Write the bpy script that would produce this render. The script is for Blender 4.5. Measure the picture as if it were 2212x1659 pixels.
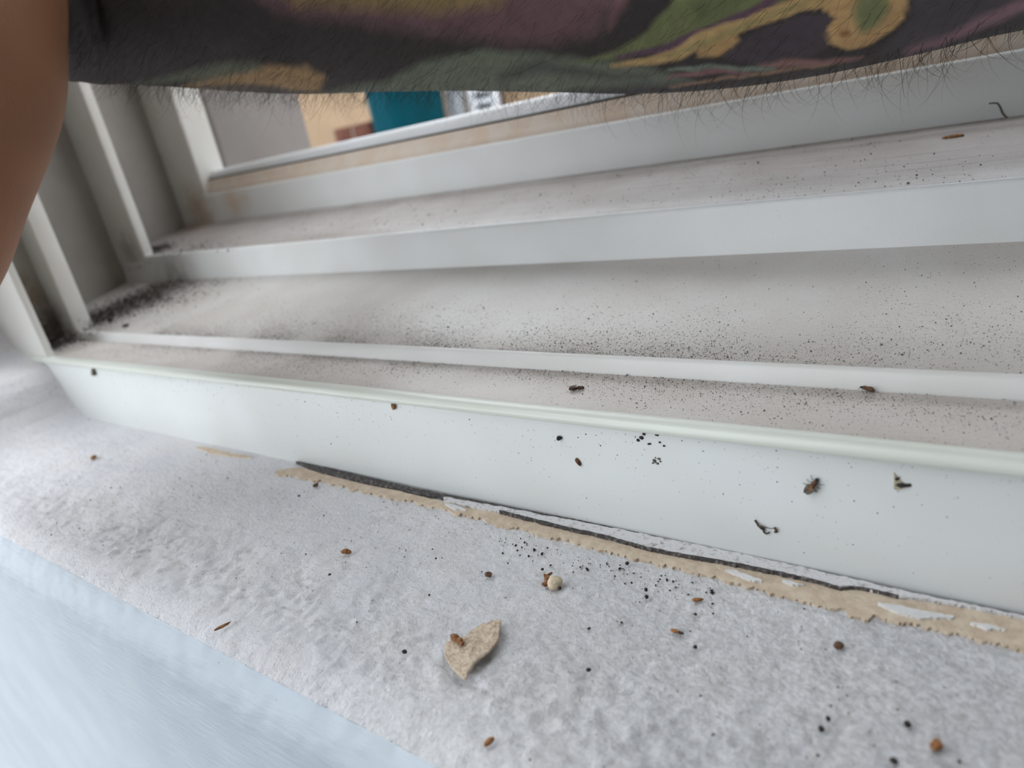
import bpy, bmesh, math, random
import numpy as np
from mathutils import Vector, Matrix, noise

for o in list(bpy.data.objects):
    bpy.data.objects.remove(o)
S = bpy.context.scene
COL = S.collection
random.seed(7)
RNG = np.random.default_rng(7)
K = 0.001                      # the place is measured in millimetres from the lens
OFF = Vector((0, 0, 1.075))    # lens height above the room floor (m)

# ------------------------------------------------------------------ camera
F, CX, CY = 1450.0, 1106.0, 829.5
R = np.array([[0.8122438042281298, 0.5549260581040634, -0.1797694983307822],
              [-0.06606513076455692, 0.3937164595361446, 0.9168548129269897],
              [0.5795648376066973, -0.7328331457619865, 0.3564550174741737]])
cam = bpy.data.cameras.new('camera')
cam_o = bpy.data.objects.new('camera', cam)
COL.objects.link(cam_o)
M = Matrix(R.T.tolist()).to_4x4()
M.translation = OFF
cam_o.matrix_world = M
cam.sensor_fit = 'HORIZONTAL'
cam.sensor_width = 36.0
cam.lens = F / 2212 * 36
cam.clip_start = 0.003
cam.clip_end = 100
cam.dof.use_dof = True
cam.dof.focus_distance = 0.126
cam.dof.aperture_fstop = 17.0
S.camera = cam_o

# ------------------------------------------------------------------ sky, light, exposure
W = bpy.data.worlds.new('overcast_sky')
S.world = W
W.use_nodes = True
bg = W.node_tree.nodes['Background']
bg.inputs[0].default_value = (0.90, 0.95, 1.0, 1)
bg.inputs[1].default_value = 1.5
S.view_settings.view_transform = 'Standard'
S.view_settings.look = 'None'
S.view_settings.gamma = 1.0
S.view_settings.use_curve_mapping = False
S.view_settings.exposure = 1.15

# ------------------------------------------------------------------ helpers
def ray(u, v):
    c = np.array([(u - CX) / F, -(v - CY) / F, -1.0])
    return R.T @ c
def on_z(u, v, z):
    d = ray(u, v); return d * (z / d[2])
def on_y(u, v, y):
    d = ray(u, v); return d * (y / d[1])
def on_x(u, v, x):
    d = ray(u, v); return d * (x / d[0])
def at(u, v, t):
    d = ray(u, v); return d / np.linalg.norm(d) * t
def pix(P):
    c = P @ R.T
    return CX + F * c[:, 0] / -c[:, 2], CY - F * c[:, 1] / -c[:, 2]
def srgb(r, g, b):
    f = lambda c: (c / 255 / 12.92) if c <= 10 else ((c / 255 + 0.055) / 1.055) ** 2.4
    return (f(r), f(g), f(b), 1)

def link(name, me, mat=None, parent=None, loc=None):
    o = bpy.data.objects.new(name, me)
    COL.objects.link(o)
    if mat is not None and me is not None: me.materials.append(mat)
    if parent is not None: o.parent = parent
    if loc is not None: o.location = loc
    return o
def empty(name, p):
    o = bpy.data.objects.new(name, None)
    COL.objects.link(o)
    o.location = Vector(p) * K + OFF
    o.empty_display_size = 0.01
    return o
def tag(o, label=None, cat=None, group=None, kind=None):
    if label: o['label'] = label
    if cat: o['category'] = cat
    if group: o['group'] = group
    if kind: o['kind'] = kind
    return o
def origin_of(parent):
    """authoring millimetres of a parent's location"""
    if parent is None: return np.zeros(3)
    m = Vector((0, 0, 0)); p = parent
    while p is not None:
        m = m + p.location; p = p.parent
    return np.array((m - OFF) / K)
def mesh_from(name, V, Fc, mat, parent=None, smooth=False, base=None):
    """V in millimetres from the lens; the object's origin is its base point"""
    V = np.asarray(V, float)
    po = origin_of(parent)
    if base is None:
        base = po if parent is not None else np.array([V[:, 0].mean(), V[:, 1].mean(), V[:, 2].min()])
    me = bpy.data.meshes.new(name)
    me.from_pydata(((V - base) * K).tolist(), [], [list(map(int, f)) for f in Fc])
    me.update()
    if smooth:
        me.polygons.foreach_set('use_smooth', [True] * len(me.polygons))
    loc = Vector((np.asarray(base) - po) * K) if parent is not None else Vector(np.asarray(base) * K) + OFF
    return link(name, me, mat, parent, loc)
def fast_mesh(name, V, T, mat, parent=None, smooth=True, base=None):
    """large triangle/quad arrays"""
    V = np.asarray(V, float); T = np.asarray(T, np.int32)
    po = origin_of(parent)
    if base is None:
        base = po if parent is not None else np.array([V[:, 0].mean(), V[:, 1].mean(), V[:, 2].min()])
    me = bpy.data.meshes.new(name)
    n, k = T.shape
    me.vertices.add(len(V)); me.vertices.foreach_set('co', ((V - base) * K).astype(np.float32).ravel())
    me.loops.add(n * k); me.loops.foreach_set('vertex_index', T.ravel())
    me.polygons.add(n)
    me.polygons.foreach_set('loop_start', np.arange(0, n * k, k, dtype=np.int32))
    me.polygons.foreach_set('loop_total', np.full(n, k, np.int32))
    me.polygons.foreach_set('use_smooth', np.full(n, smooth, bool))
    me.update(calc_edges=True); me.validate()
    loc = Vector((np.asarray(base) - po) * K) if parent is not None else Vector(np.asarray(base) * K) + OFF
    return link(name, me, mat, parent, loc)
def bevelled(o, w, seg=2):
    m = o.modifiers.new('edge', 'BEVEL'); m.width = w * K; m.segments = seg; m.limit_method = 'ANGLE'; m.angle_limit = math.radians(35)
    o.data.polygons.foreach_set('use_smooth', [True] * len(o.data.polygons))
    return o
def extrude_x(name, prof, x0, x1, mat, parent, bev=0.5):
    n = len(prof)
    V = [(x0, y, z) for y, z in prof] + [(x1, y, z) for y, z in prof]
    Fc = [[i, (i + 1) % n, n + (i + 1) % n, n + i] for i in range(n)] + [list(range(n))[::-1], list(range(n, 2 * n))]
    o = mesh_from(name, V, Fc, mat, parent); fix_normals(o)
    if bev: bevelled(o, bev)
    return o
def extrude_z(name, prof, z0, z1, mat, parent, bev=0.5):
    n = len(prof)
    V = [(x, y, z0) for x, y in prof] + [(x, y, z1) for x, y in prof]
    Fc = [[i, (i + 1) % n, n + (i + 1) % n, n + i] for i in range(n)] + [list(range(n))[::-1], list(range(n, 2 * n))]
    o = mesh_from(name, V, Fc, mat, parent); fix_normals(o)
    if bev: bevelled(o, bev)
    return o
def box(name, a, b, mat, parent=None, bev=0.5):
    (x0, y0, z0), (x1, y1, z1) = a, b
    o = extrude_z(name, [(x0, y0), (x1, y0), (x1, y1), (x0, y1)], z0, z1, mat, parent, 0)
    if bev: bevelled(o, bev)
    return o
def fix_normals(o):
    bm = bmesh.new(); bm.from_mesh(o.data)
    bmesh.ops.recalc_face_normals(bm, faces=bm.faces)
    bm.to_mesh(o.data); bm.free()
def vnoise(P, scale, seed=0.0, octaves=3):
    out = np.empty(len(P))
    off = Vector((seed * 13.1, seed * 7.7, seed * 3.3))
    for i, p in enumerate(P):
        out[i] = noise.fractal(Vector(p) * scale + off, 1.0, 2.0, octaves)
    return out
class LatNoise:
    """fast value noise on arrays"""
    def __init__(self, seed):
        self.t = np.random.default_rng(seed).random((64, 64, 64))
    def __call__(self, P):
        i = np.floor(P).astype(int); f = P - i; f = f * f * (3 - 2 * f)
        out = 0
        for a in (0, 1):
            for b in (0, 1):
                for c in (0, 1):
                    w = (f[:, 0] if a else 1 - f[:, 0]) * (f[:, 1] if b else 1 - f[:, 1]) * (f[:, 2] if c else 1 - f[:, 2])
                    out = out + w * self.t[(i[:, 0] + a) % 64, (i[:, 1] + b) % 64, (i[:, 2] + c) % 64]
        return out * 2 - 1
LN = LatNoise(3)

# ------------------------------------------------------------------ materials
class N:
    """small node-tree wrapper"""
    def __init__(self, name):
        self.m = bpy.data.materials.new(name); self.m.use_nodes = True
        self.t = self.m.node_tree; self.b = self.t.nodes['Principled BSDF']
        g = self.t.nodes.new('ShaderNodeNewGeometry')
        sub = self.t.nodes.new('ShaderNodeVectorMath'); sub.operation = 'SUBTRACT'
        self.t.links.new(g.outputs['Position'], sub.inputs[0]); sub.inputs[1].default_value = OFF
        sc = self.t.nodes.new('ShaderNodeVectorMath'); sc.operation = 'SCALE'
        self.t.links.new(sub.outputs[0], sc.inputs[0]); sc.inputs['Scale'].default_value = 1000
        self.pos = sc.outputs[0]         # world position in millimetres
    def put(self, s, v):
        if isinstance(v, bpy.types.NodeSocket): self.t.links.new(v, s)
        else: s.default_value = v
    def noise(self, scale, detail=3, rough=0.55, vec=None, stretch=None):
        n = self.t.nodes.new('ShaderNodeTexNoise')
        v = vec or self.pos
        if stretch:
            mm = self.t.nodes.new('ShaderNodeVectorMath'); mm.operation = 'MULTIPLY'
            self.put(mm.inputs[0], v); mm.inputs[1].default_value = stretch; v = mm.outputs[0]
        self.put(n.inputs['Vector'], v); n.inputs['Scale'].default_value = scale
        n.inputs['Detail'].default_value = detail; n.inputs['Roughness'].default_value = rough
        return n.outputs['Fac']
    def voro(self, scale, feature='F1', rand=1.0):
        n = self.t.nodes.new('ShaderNodeTexVoronoi'); n.feature = feature
        self.put(n.inputs['Vector'], self.pos); n.inputs['Scale'].default_value = scale
        n.inputs['Randomness'].default_value = rand
        return n.outputs['Distance'], n.outputs.get('Color')
    def rng(self, v, a, b, c=0.0, d=1.0, smooth=True):
        n = self.t.nodes.new('ShaderNodeMapRange'); n.interpolation_type = 'SMOOTHSTEP' if smooth else 'LINEAR'
        self.put(n.inputs[0], v)
        for i, x in enumerate((a, b, c, d)): n.inputs[1 + i].default_value = x
        return n.outputs[0]
    def math(self, op, a, b=0.0):
        n = self.t.nodes.new('ShaderNodeMath'); n.operation = op
        self.put(n.inputs[0], a); self.put(n.inputs[1], b); return n.outputs[0]
    def mix(self, f, a, b):
        n = self.t.nodes.new('ShaderNodeMix'); n.data_type = 'RGBA'
        self.put(n.inputs[0], f); self.put(n.inputs[6], a); self.put(n.inputs[7], b); return n.outputs[2]
    def axis(self, k):
        n = self.t.nodes.new('ShaderNodeSeparateXYZ'); self.put(n.inputs[0], self.pos); return n.outputs[k]
    def near(self, p, r):
        n = self.t.nodes.new('ShaderNodeVectorMath'); n.operation = 'DISTANCE'
        self.put(n.inputs[0], self.pos); n.inputs[1].default_value = tuple(p)
        return self.rng(n.outputs['Value'], r, 0, 0, 1)
    def bump(self, h, dist, strength=1.0, prev=None):
        n = self.t.nodes.new('ShaderNodeBump')
        self.put(n.inputs['Height'], h); n.inputs['Distance'].default_value = dist * K; n.inputs['Strength'].default_value = strength
        if prev is not None: self.put(n.inputs['Normal'], prev)
        return n.outputs[0]
    def done(self, col, rough=0.5, normal=None, spec=0.5, **kw):
        self.put(self.b.inputs['Base Color'], col); self.put(self.b.inputs['Roughness'], rough)
        self.b.inputs['Specular IOR Level'].default_value = spec
        if normal is not None: self.put(self.b.inputs['Normal'], normal)
        for k, v in kw.items(): self.put(self.b.inputs[k], v)
        return self.m

def upvc(name, base=(222, 223, 221), dust=0.0, dust_col=(172, 160, 148), speck=0.0, streak=0.0, spots=(), rough=0.38, warm=0.0):
    n = N(name)
    c = n.mix(n.rng(n.noise(0.03, 2), 0.3, 0.7), srgb(*base), srgb(base[0] - 6, base[1] - 7, base[2] - 9))
    if warm:
        w = n.math('MULTIPLY', n.rng(n.noise(0.05, 3), 0.42, 0.62), warm)
        c = n.mix(w, c, srgb(214, 186, 158))
    if dust:
        d = n.rng(n.noise(0.06, 4), 0.25, 0.75, dust * 0.55, dust)
        d2 = n.math('MULTIPLY', d, n.rng(n.noise(2.2, 4, 0.7), 0.3, 0.6, 0.55, 1.0))
        c = n.mix(d2, c, srgb(*dust_col))
    if streak:
        s = n.math('MULTIPLY', n.rng(n.noise(1.0, 4, 0.65, stretch=(0.03, 0.9, 0.9)), 0.5, 0.68), streak)
        c = n.mix(s, c, srgb(138, 124, 116))
    if speck:
        dd, _ = n.voro(0.8)
        gate = n.rng(n.noise(0.25, 3), 0.45, 0.6)
        s = n.math('MULTIPLY', n.math('MULTIPLY', n.rng(dd, 0.17, 0.08), gate), speck)
        c = n.mix(s, c, srgb(78, 70, 62))
    for p, r, col, amt in spots:
        m = n.near(p, r)
        m = n.math('MULTIPLY', m, n.rng(n.noise(0.18, 5, 0.7), 0.3, 0.6, 0.25, 1.0))
        c = n.mix(n.math('MULTIPLY', m, amt), c, srgb(*col))
    h = n.noise(1.2, 3)
    return n.done(c, rough, n.bump(h, 0.03 + 0.12 * dust, 0.6))

def plain(name, col, rough=0.6, var=0.12, scale=0.8, bump=0.0, col2=None, spec=0.4, thr=(0.35, 0.65), **kw):
    n = N(name)
    c2 = col2 or tuple(max(0, x * (1 - var)) for x in col)
    f = n.rng(n.noise(scale, 4), *thr)
    c = n.mix(f, srgb(*col), srgb(*c2))
    nm = n.bump(n.noise(scale * 2, 4), bump) if bump else None
    return n.done(c, rough, nm, spec, **kw)

def plaster(name, base=(226, 227, 230), grit=1.0, worn=0.0, brush=False, soil_shade=False):
    n = N(name)
    c = n.mix(n.rng(n.noise(0.045, 4), 0.3, 0.7), srgb(*base), srgb(base[0] - 9, base[1] - 8, base[2] - 6))
    # faint soiling held in the hollows of the roughcast, and warm old paint showing through
    g = n.rng(n.noise(1.1, 5, 0.65), 0.52, 0.72)
    gate = n.rng(n.noise(0.05, 3), 0.35, 0.65)
    c = n.mix(n.math('MULTIPLY', n.math('MULTIPLY', g, gate), 0.45 * grit), c, srgb(160, 152, 142))
    if soil_shade:   # grey-brown soiling, deepened towards the right to stand in for shade there
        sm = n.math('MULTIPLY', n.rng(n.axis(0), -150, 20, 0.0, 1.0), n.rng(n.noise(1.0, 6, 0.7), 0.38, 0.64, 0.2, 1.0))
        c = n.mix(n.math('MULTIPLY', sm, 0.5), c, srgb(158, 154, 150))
    if worn:
        w = n.math('MULTIPLY', n.rng(n.noise(0.07, 4), 0.5, 0.68), worn)
        c = n.mix(w, c, srgb(208, 184, 158))
    dd, _ = n.voro(0.33)
    sp = n.math('MULTIPLY', n.rng(dd, 0.085, 0.05), n.rng(n.noise(0.3, 2), 0.52, 0.6))
    c = n.mix(n.math('MULTIPLY', sp, 0.8 * grit), c, srgb(96, 88, 78))
    if brush:
        h = n.noise(1.0, 4, 0.6, stretch=(0.12, 1.2, 0.7))
        nm = n.bump(h, 0.35, 0.7)
    else:
        h = n.noise(1.5, 6, 0.62)
        nm = n.bump(h, 0.8 * grit, 1.0)
    return n.done(c, 0.62, nm, 0.3)

# ------------------------------------------------------------------ plaster sill and room walls
SZ = -75.0           # sill level
YW = 36.0            # room face of the wall below the sill
YF = 94.0            # room face of the window frame
M_sill = plaster('white_roughcast_paint', (243, 243, 245), 1.0, 0.10, soil_shade=True)
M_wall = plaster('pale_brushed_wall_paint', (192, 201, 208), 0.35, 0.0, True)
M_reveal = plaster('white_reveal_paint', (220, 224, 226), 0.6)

cove = [(-262, 0), (-275, .3), (-284, 1.2), (-290, 4), (-293.5, 9), (-295, 16), (-298, 20.5), (-306, 23.5), (-318, 25.2), (-326, 27), (-329, 31), (-330, 38), (-330.3, 46)]
def resample(pts, step):
    pts = np.array(pts, float); d = np.r_[0, np.cumsum(np.linalg.norm(np.diff(pts, axis=0), axis=1))]
    s = np.linspace(0, d[-1], max(2, int(d[-1] / step)))
    return np.c_[np.interp(s, d, pts[:, 0]), np.interp(s, d, pts[:, 1])]
def grid_faces(nr, nc):
    i = np.arange(nr * nc).reshape(nr, nc)
    return np.stack([i[:-1, :-1].ravel(), i[1:, :-1].ravel(), i[1:, 1:].ravel(), i[:-1, 1:].ravel()], 1)
def rough_amp(P):
    a = 0.55 + 1.1 * np.exp(-((P[:, 1] - 54) / 9) ** 2) + 0.45 * np.clip((P[:, 0] + 140) / 120, 0, 1)
    a = a * np.clip((96 - P[:, 1]) / 14, 0.12, 1)
    return a
def grit(P):
    return LN(P * 0.28) * 0.2 + np.abs(LN(P * 0.75 + 9)) * 0.5 + LN(P * 1.35 + 4) * 0.2
flat = np.linspace(95.0, 46.0, 92)
arc = np.linspace(0, math.pi / 2, 18)[1:]
sec_sill = np.r_[np.c_[flat, np.full(len(flat), SZ)], np.c_[46 - 10 * np.sin(arc), SZ - 10 + 10 * np.cos(arc)][:7]]
sec_wall = np.r_[np.c_[46 - 10 * np.sin(arc), SZ - 10 + 10 * np.cos(arc)][6:], np.c_[np.full(150, YW), np.linspace(SZ - 11, SZ - 250, 150)], np.c_[np.full(12, YW), np.linspace(SZ - 270, -1075, 12)]]
def surf(sec, cols):
    n, k = len(sec), len(cols)
    P = np.zeros((n, k, 3))
    P[:, :, 0] = cols[None, :, 0]; P[:, :, 1] = sec[:, None, 0]; P[:, :, 2] = sec[:, None, 1] + cols[None, :, 1]
    return P
def push(P, amp):
    """displace along the surface normal of the grid"""
    du = np.gradient(P, axis=1); dv = np.gradient(P, axis=0)
    nn = np.cross(dv, du); nn /= np.linalg.norm(nn, axis=2, keepdims=True) + 1e-9
    Q = P.reshape(-1, 3)
    return Q + nn.reshape(-1, 3) * (grit(Q) * amp(Q))[:, None]
cols = np.r_[np.c_[np.arange(260, -262, -0.75), np.zeros(len(np.arange(260, -262, -0.75)))], resample(cove, 0.8)]
P = surf(sec_sill, cols)
nn_test = np.cross(np.gradient(P, axis=0)[3, 3], np.gradient(P, axis=1)[3, 3])
V = push(P, rough_amp)
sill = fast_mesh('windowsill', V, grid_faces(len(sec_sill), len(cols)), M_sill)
tag(sill, 'white roughcast painted plaster windowsill below the window frame', None, None, 'structure')
xs = np.r_[np.arange(260, -520, -1.3), np.linspace(-530, -1500, 30)]
P = surf(sec_wall, np.c_[xs, np.zeros(len(xs))])
V = push(P, lambda Q: np.clip((Q[:, 2] + 100) / 22, 0.16, 1) * 0.8)
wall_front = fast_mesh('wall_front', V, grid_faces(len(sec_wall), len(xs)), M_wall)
tag(wall_front, 'pale smooth wall face below the rounded sill edge', None, None, 'structure')
# reveal wall beside the frame
zz = np.linspace(-36, 1260, 420); yy = np.linspace(95.0, YW, 40)
P = np.zeros((len(zz), len(yy), 3)); P[:, :, 0] = -330.3; P[:, :, 1] = yy[None]; P[:, :, 2] = zz[:, None]
V = P.reshape(-1, 3).copy(); V[:, 0] += grit(V) * 0.6
wall_left = fast_mesh('wall_left', V, grid_faces(len(zz), len(yy)), M_reveal)
tag(wall_left, 'white plaster reveal wall beside the window frame', None, None, 'structure')

# ------------------------------------------------------------------ window frame
X0, X1 = -440.0, 318.0
CORN = (-322, 128, -45)
mould = [((-318, 150, -46), 34, (58, 50, 45), 1.0), ((-330, 108, -44), 20, (62, 54, 44), 0.9), ((-352, 172, -24), 16, (58, 50, 44), 0.95)]
tan_corner = [((-372, 214, -14), 24, (150, 122, 88), 0.75)]
M_face = upvc('upvc_inner_face', (219, 222, 221), speck=0.25)
M_lip = upvc('upvc_lip', (216, 220, 212), rough=0.3)
M_ch1 = upvc('upvc_dusty_channel', (214, 211, 207), 0.75, (178, 167, 158), 0.55, spots=mould)
M_rib = upvc('upvc_rib', (222, 222, 221), 0.12, spots=mould[:2])
M_ch2 = upvc('upvc_wide_channel', (208, 206, 203), 0.75, (180, 172, 165), 0.6, spots=mould)
M_up = upvc('upvc_upstand', (219, 221, 221), 0.1, speck=0.15, spots=mould[:1])
M_ch3 = upvc('upvc_grimy_channel', (192, 188, 187), 0.9, (150, 141, 136), 0.7, 0.6, spots=[mould[2]] + tan_corner)
M_riser = upvc('upvc_outer_riser', (221, 223, 223), 0.05, speck=0.2, spots=[((-338, 220, -12), 14, (205, 175, 140), 0.6), ((-326, 220, -12), 7, (205, 175, 140), 0.5)] + tan_corner)
M_jamb = upvc('upvc_jamb', (216, 216, 212), 0.12, spots=mould + tan_corner)
M_jch = upvc('upvc_jamb_channel', (168, 165, 160), 0.6, (138, 130, 122), 0.2, spots=mould + [((-329, 104, -28), 14, (110, 84, 50), 0.9)])

win = empty('window_1', (-60, 150, -80))
tag(win, 'white plastic window frame with dusty stepped tracks', None, None, 'structure')
rail = empty('bottom_rail', (-60, 150, -80)); rail.parent = win; rail.location = (0, 0, 0)
extrude_x('inner_face', [(YF, -82), (YF, -52.4), (YF + 3, -52), (YF + 3, -82)], X0 + 112, X1, M_face, rail, 0.2)
extrude_x('front_lip', [(YF - 1.3, -52.3), (YF - 1.4, -51.4), (YF - 0.9, -50.7), (YF, -50.4), (YF + 2.2, -50.6), (YF + 3, -51.6), (YF + 3, -54), (YF, -52.9)], X0 + 112, X1, M_lip, rail, 0.25)
extrude_x('inner_channel', [(YF + 1.8, -51.0), (105, -51.5), (113.2, -51.0), (113.2, -54), (YF + 1.8, -54)], X0 + 112, X1, M_ch1, rail, 0.2)
extrude_x('track_rib', [(113.0, -52.5), (113.6, -50.6), (114.6, -48.5), (115.6, -47.9), (116.8, -48.2), (117.2, -52.5)], X0 + 112, X1, M_rib, rail, 0.35)
extrude_x('wide_channel', [(116.5, -48.6), (128, -46.6), (146, -43.0), (163, -39.8), (166, -39.2), (166, -52), (116.5, -52)], X0 + 74, X1, M_ch2, rail, 0.3)
extrude_x('upstand', [(163.8, -40.2), (164.7, -38.6), (165.2, -28.4), (165.9, -27.4), (167.4, -27.4), (168, -28.4), (168, -40.2)], X0 + 74, X1, M_up, rail, 0.3)
extrude_x('outer_channel', [(167.6, -28.2), (180, -26.6), (204, -23.6), (214, -22.6), (215, -21.6), (221, -21.0), (221, -34), (167.6, -34)], X0 + 50, X1, M_ch3, rail, 0.3)
extrude_x('outer_riser', [(219.3, -22.5), (220, -20.8), (220, -6.4), (220.6, -5.7), (224, -5.7), (224, -22.5)], X0 + 50, X1, M_riser, rail, 0.3)

# the weather seal and the outer sash rail that stands a little askew
M_seal = plain('beige_weather_seal', (200, 182, 164), 0.8, 0.2, 0.12, 0.1, (204, 192, 180))
M_gap = plain('black_gap', (58, 52, 44), 0.9, 0.2, 1.0)
M_sash = upvc('upvc_outer_sash', (226, 228, 231), 0.0)
seal = extrude_x('weather_seal', [(220.6, -5.8), (221.6, -3.4), (222.6, -2.2), (223.6, 0.9), (224.6, 1.1), (225, -6)], X0 + 76, X1, M_seal, win, 0.3)
extrude_x('seal_gap', [(224.2, -5), (224.2, 1.75), (226.6, 1.9), (226.6, -5)], X0 + 76, X1, M_gap, win, 0)
sash = empty('outer_sash', (-362, 226, 0)); sash.parent = win
sash.location = Vector((-302 * K, 76 * K, 80 * K))
extrude_x('sash_rail', [(226.5, 1.6), (227.2, 4.4), (228.6, 5.6), (240, 6.0), (240, -14), (226.5, -14)], -362, X1, M_sash, sash, 0.6)
sash.rotation_euler = (0, math.radians(-0.35), 0)

# left jamb: the same steps turned upright
jamb = empty('side_jamb', (-340, 150, -80)); jamb.parent = win
jamb.location = Vector((-280 * K, 0, 0))
ZT = 1252
extrude_z('jamb_face', [(-331, YF), (-295.6, YF), (-295.4, YF + 2.6), (-300, YF + 3.2), (-331, YF + 3.2)], -50.6, ZT, M_jamb, jamb, 0.35)
extrude_z('jamb_channel', [(-340, 96), (-329.4, 96), (-329.4, 115), (-340, 115)], -51, ZT, M_jch, jamb, 0.2)
extrude_z('jamb_rib', [(-340, 114.4), (-315.4, 114.4), (-315.0, 115), (-315.0, 121.6), (-340, 121.6)], -48.2, ZT, M_jamb, jamb, 0.4)
extrude_z('jamb_channel', [(-376, 121), (-367, 121), (-366.2, 139), (-365.2, 140), (-366.2, 141.2), (-366.8, 165.5), (-376, 165.5)], -48, ZT, M_jch, jamb, 0.3)
extrude_z('jamb_bead', [(-376, 165), (-340.2, 165), (-339.6, 165.6), (-339.6, 169.8), (-376, 169.8)], -30.2, ZT, M_jamb, jamb, 0.5)
extrude_z('jamb_channel', [(-400, 169), (-391, 169), (-391, 220.5), (-400, 220.5)], -30, ZT, M_jch, jamb, 0.3)
extrude_z('jamb_stop', [(-400, 219.4), (-361.4, 219.4), (-360.6, 220.2), (-360.6, 236), (-400, 236)], -24, ZT, M_jamb, jamb, 0.5)

# right jamb, out of view: same profile mirrored, set close in to cut light
jam2 = empty('side_jamb', (260, 150, -80)); jam2.parent = win
jam2.location = Vector((320 * K, 0, 0))
mx = lambda pts: [(-80.6 - x, y) for x, y in pts]
extrude_z('jamb_face', mx([(-331, YF), (-295.6, YF), (-295.4, YF + 2.6), (-300, YF + 3.2), (-331, YF + 3.2)]), -50.6, ZT, M_jamb, jam2, 0.35)
extrude_z('jamb_channel', mx([(-340, 96), (-329.4, 96), (-329.4, 115), (-340, 115)]), -51, ZT, M_jch, jam2, 0.2)
extrude_z('jamb_rib', mx([(-340, 114.4), (-315.4, 114.4), (-315.0, 115), (-315.0, 121.6), (-340, 121.6)]), -48.2, ZT, M_jamb, jam2, 0.4)
extrude_z('jamb_channel', mx([(-376, 121), (-367, 121), (-366.8, 165.5), (-376, 165.5)]), -48, ZT, M_jch, jam2, 0.3)
extrude_z('jamb_bead', mx([(-376, 165), (-340.2, 165), (-339.6, 165.6), (-339.6, 169.8), (-376, 169.8)]), -30.2, ZT, M_jamb, jam2, 0.5)
extrude_z('jamb_channel', mx([(-400, 169), (-391, 169), (-391, 220.5), (-400, 220.5)]), -30, ZT, M_jch, jam2, 0.3)
extrude_z('jamb_stop', mx([(-400, 219.4), (-361.4, 219.4), (-360.6, 220.2), (-360.6, 236), (-400, 236)]), -24, ZT, M_jamb, jam2, 0.5)

# ------------------------------------------------------------------ outside
GZ = -900.0
M_render = plain('grey_render', (146, 140, 136), 0.85, 0.05, 0.02)
M_ground = plain('concrete_paving', (150, 146, 140), 0.9, 0.15, 0.01)
box('ground', (-6000, 330, GZ - 60), (5000, 9000, GZ), M_ground, None, 0)
tag(bpy.data.objects['ground'], 'grey paved ground outside the window', None, None, 'structure')
rv = box('wall_outer', (-620, 237, GZ), (-360.9, 303, 1400), M_render, None, 3)
tag(rv, 'grey rendered outer reveal beside the window frame', None, None, 'structure')
lo = box('wall_outer_lower', (-362, 241, GZ), (900, 303, -12), M_render, None, 1)
tag(lo, 'grey rendered outer wall below the window', None, None, 'structure')
M_beige = plain('beige_render', (156, 132, 106), 0.9, 0.08, 0.006)
YB = 2300.0
wb = box('wall_back', (-7000, YB, GZ), (5000, YB + 200, 700), M_beige, None, 0)
tag(wb, 'beige rendered wall across the yard', None, None, 'structure')

# the room around the window
M_room = plain('room_paint', (178, 174, 168), 0.85, 0.04, 0.01)
M_rfloor = plain('carpet', (104, 96, 90), 0.95, 0.1, 0.02)
def part_of_room(name, a, b, m, label):
    return tag(box(name, a, b, m, None, 0), label, None, None, 'structure')
part_of_room('floor', (-4200, -4600, -1135), (660, 300, -1075), M_rfloor, 'brown carpeted room floor')
M_right = plain('taupe_paint', (92, 87, 82), 0.85, 0.04, 0.01)
part_of_room('shade_ceiling', (-180, -2600, 1400), (660, 300, 1460), M_room, 'unseen overhead slab added to shade the right side')  # unseen, spans only the right part, added to block overhead light there
part_of_room('shade_wall_right', (600, -2600, -1075), (660, 36, 1400), M_right, 'unseen dark taupe wall added on the right to cut light')  # unseen dark wall added close by to darken the right side
part_of_room('wall_window_side', (-1400, 37.5, -1075), (-331.5, 93, 1400), M_room, 'white wall to the left of the window')
part_of_room('wall_corner', (-331, 36.3, -140), (-297, 93, -57), M_reveal, 'white plaster fill under the corner of the sill')
part_of_room('wall_window_right', (250, 36.5, -1075), (660, 93, 1400), M_room, 'unseen white wall right of the window, set close in to cut light')  # this and the next wall are unseen, pulled in to darken the right
part_of_room('wall_outer_right', (321, 93, -1075), (660, 303, 1400), M_render, 'unseen grey rendered wall right of the window, set close in to cut light')
part_of_room('wall_window_head', (-620, 36, 1250), (470, 303, 1400), M_room, 'white wall above the window')

M_teal = plain('teal_plastic', (0, 84, 100), 0.6, 0.05, 0.01, spec=0.15)
M_teal2 = plain('dark_teal_plastic', (6, 76, 92), 0.4, 0.05, 0.01)
M_rubber = plain('black_rubber', (24, 24, 26), 0.7, 0.1, 0.05)
# teal bin: tapered rounded body, rim, hinged lid, axle and two wheels
yb = 1850.0
xl, xr = on_y(786, 250, yb)[0], on_y(972, 225, yb + 300)[0]
bc = np.array([(xl + xr) / 2, yb + 150, GZ])
bw = (xr - xl) / 2
bin_o = empty('wheelie_bin', bc)
tag(bin_o, 'teal plastic bin standing against the beige wall outside', 'bin')
def round_rect(w, d, r, n=6):
    pts = []
    for cx, cy, a0 in ((w - r, d - r, 0), (-w + r, d - r, 90), (-w + r, -d + r, 180), (w - r, -d + r, 270)):
        for k in range(n + 1):
            a = math.radians(a0 + 90 * k / n); pts.append((cx + r * math.cos(a), cy + r * math.sin(a)))
    return pts
def loft_rings(rings, cap=True):
    n = len(rings[0]); V = [p for r in rings for p in r]; Fc = []
    for i in range(len(rings) - 1):
        for j in range(n):
            Fc.append([i * n + j, i * n + (j + 1) % n, (i + 1) * n + (j + 1) % n, (i + 1) * n + j])
    if cap: Fc += [list(range(n))[::-1], [(len(rings) - 1) * n + j for j in range(n)]]
    return V, Fc
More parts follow.
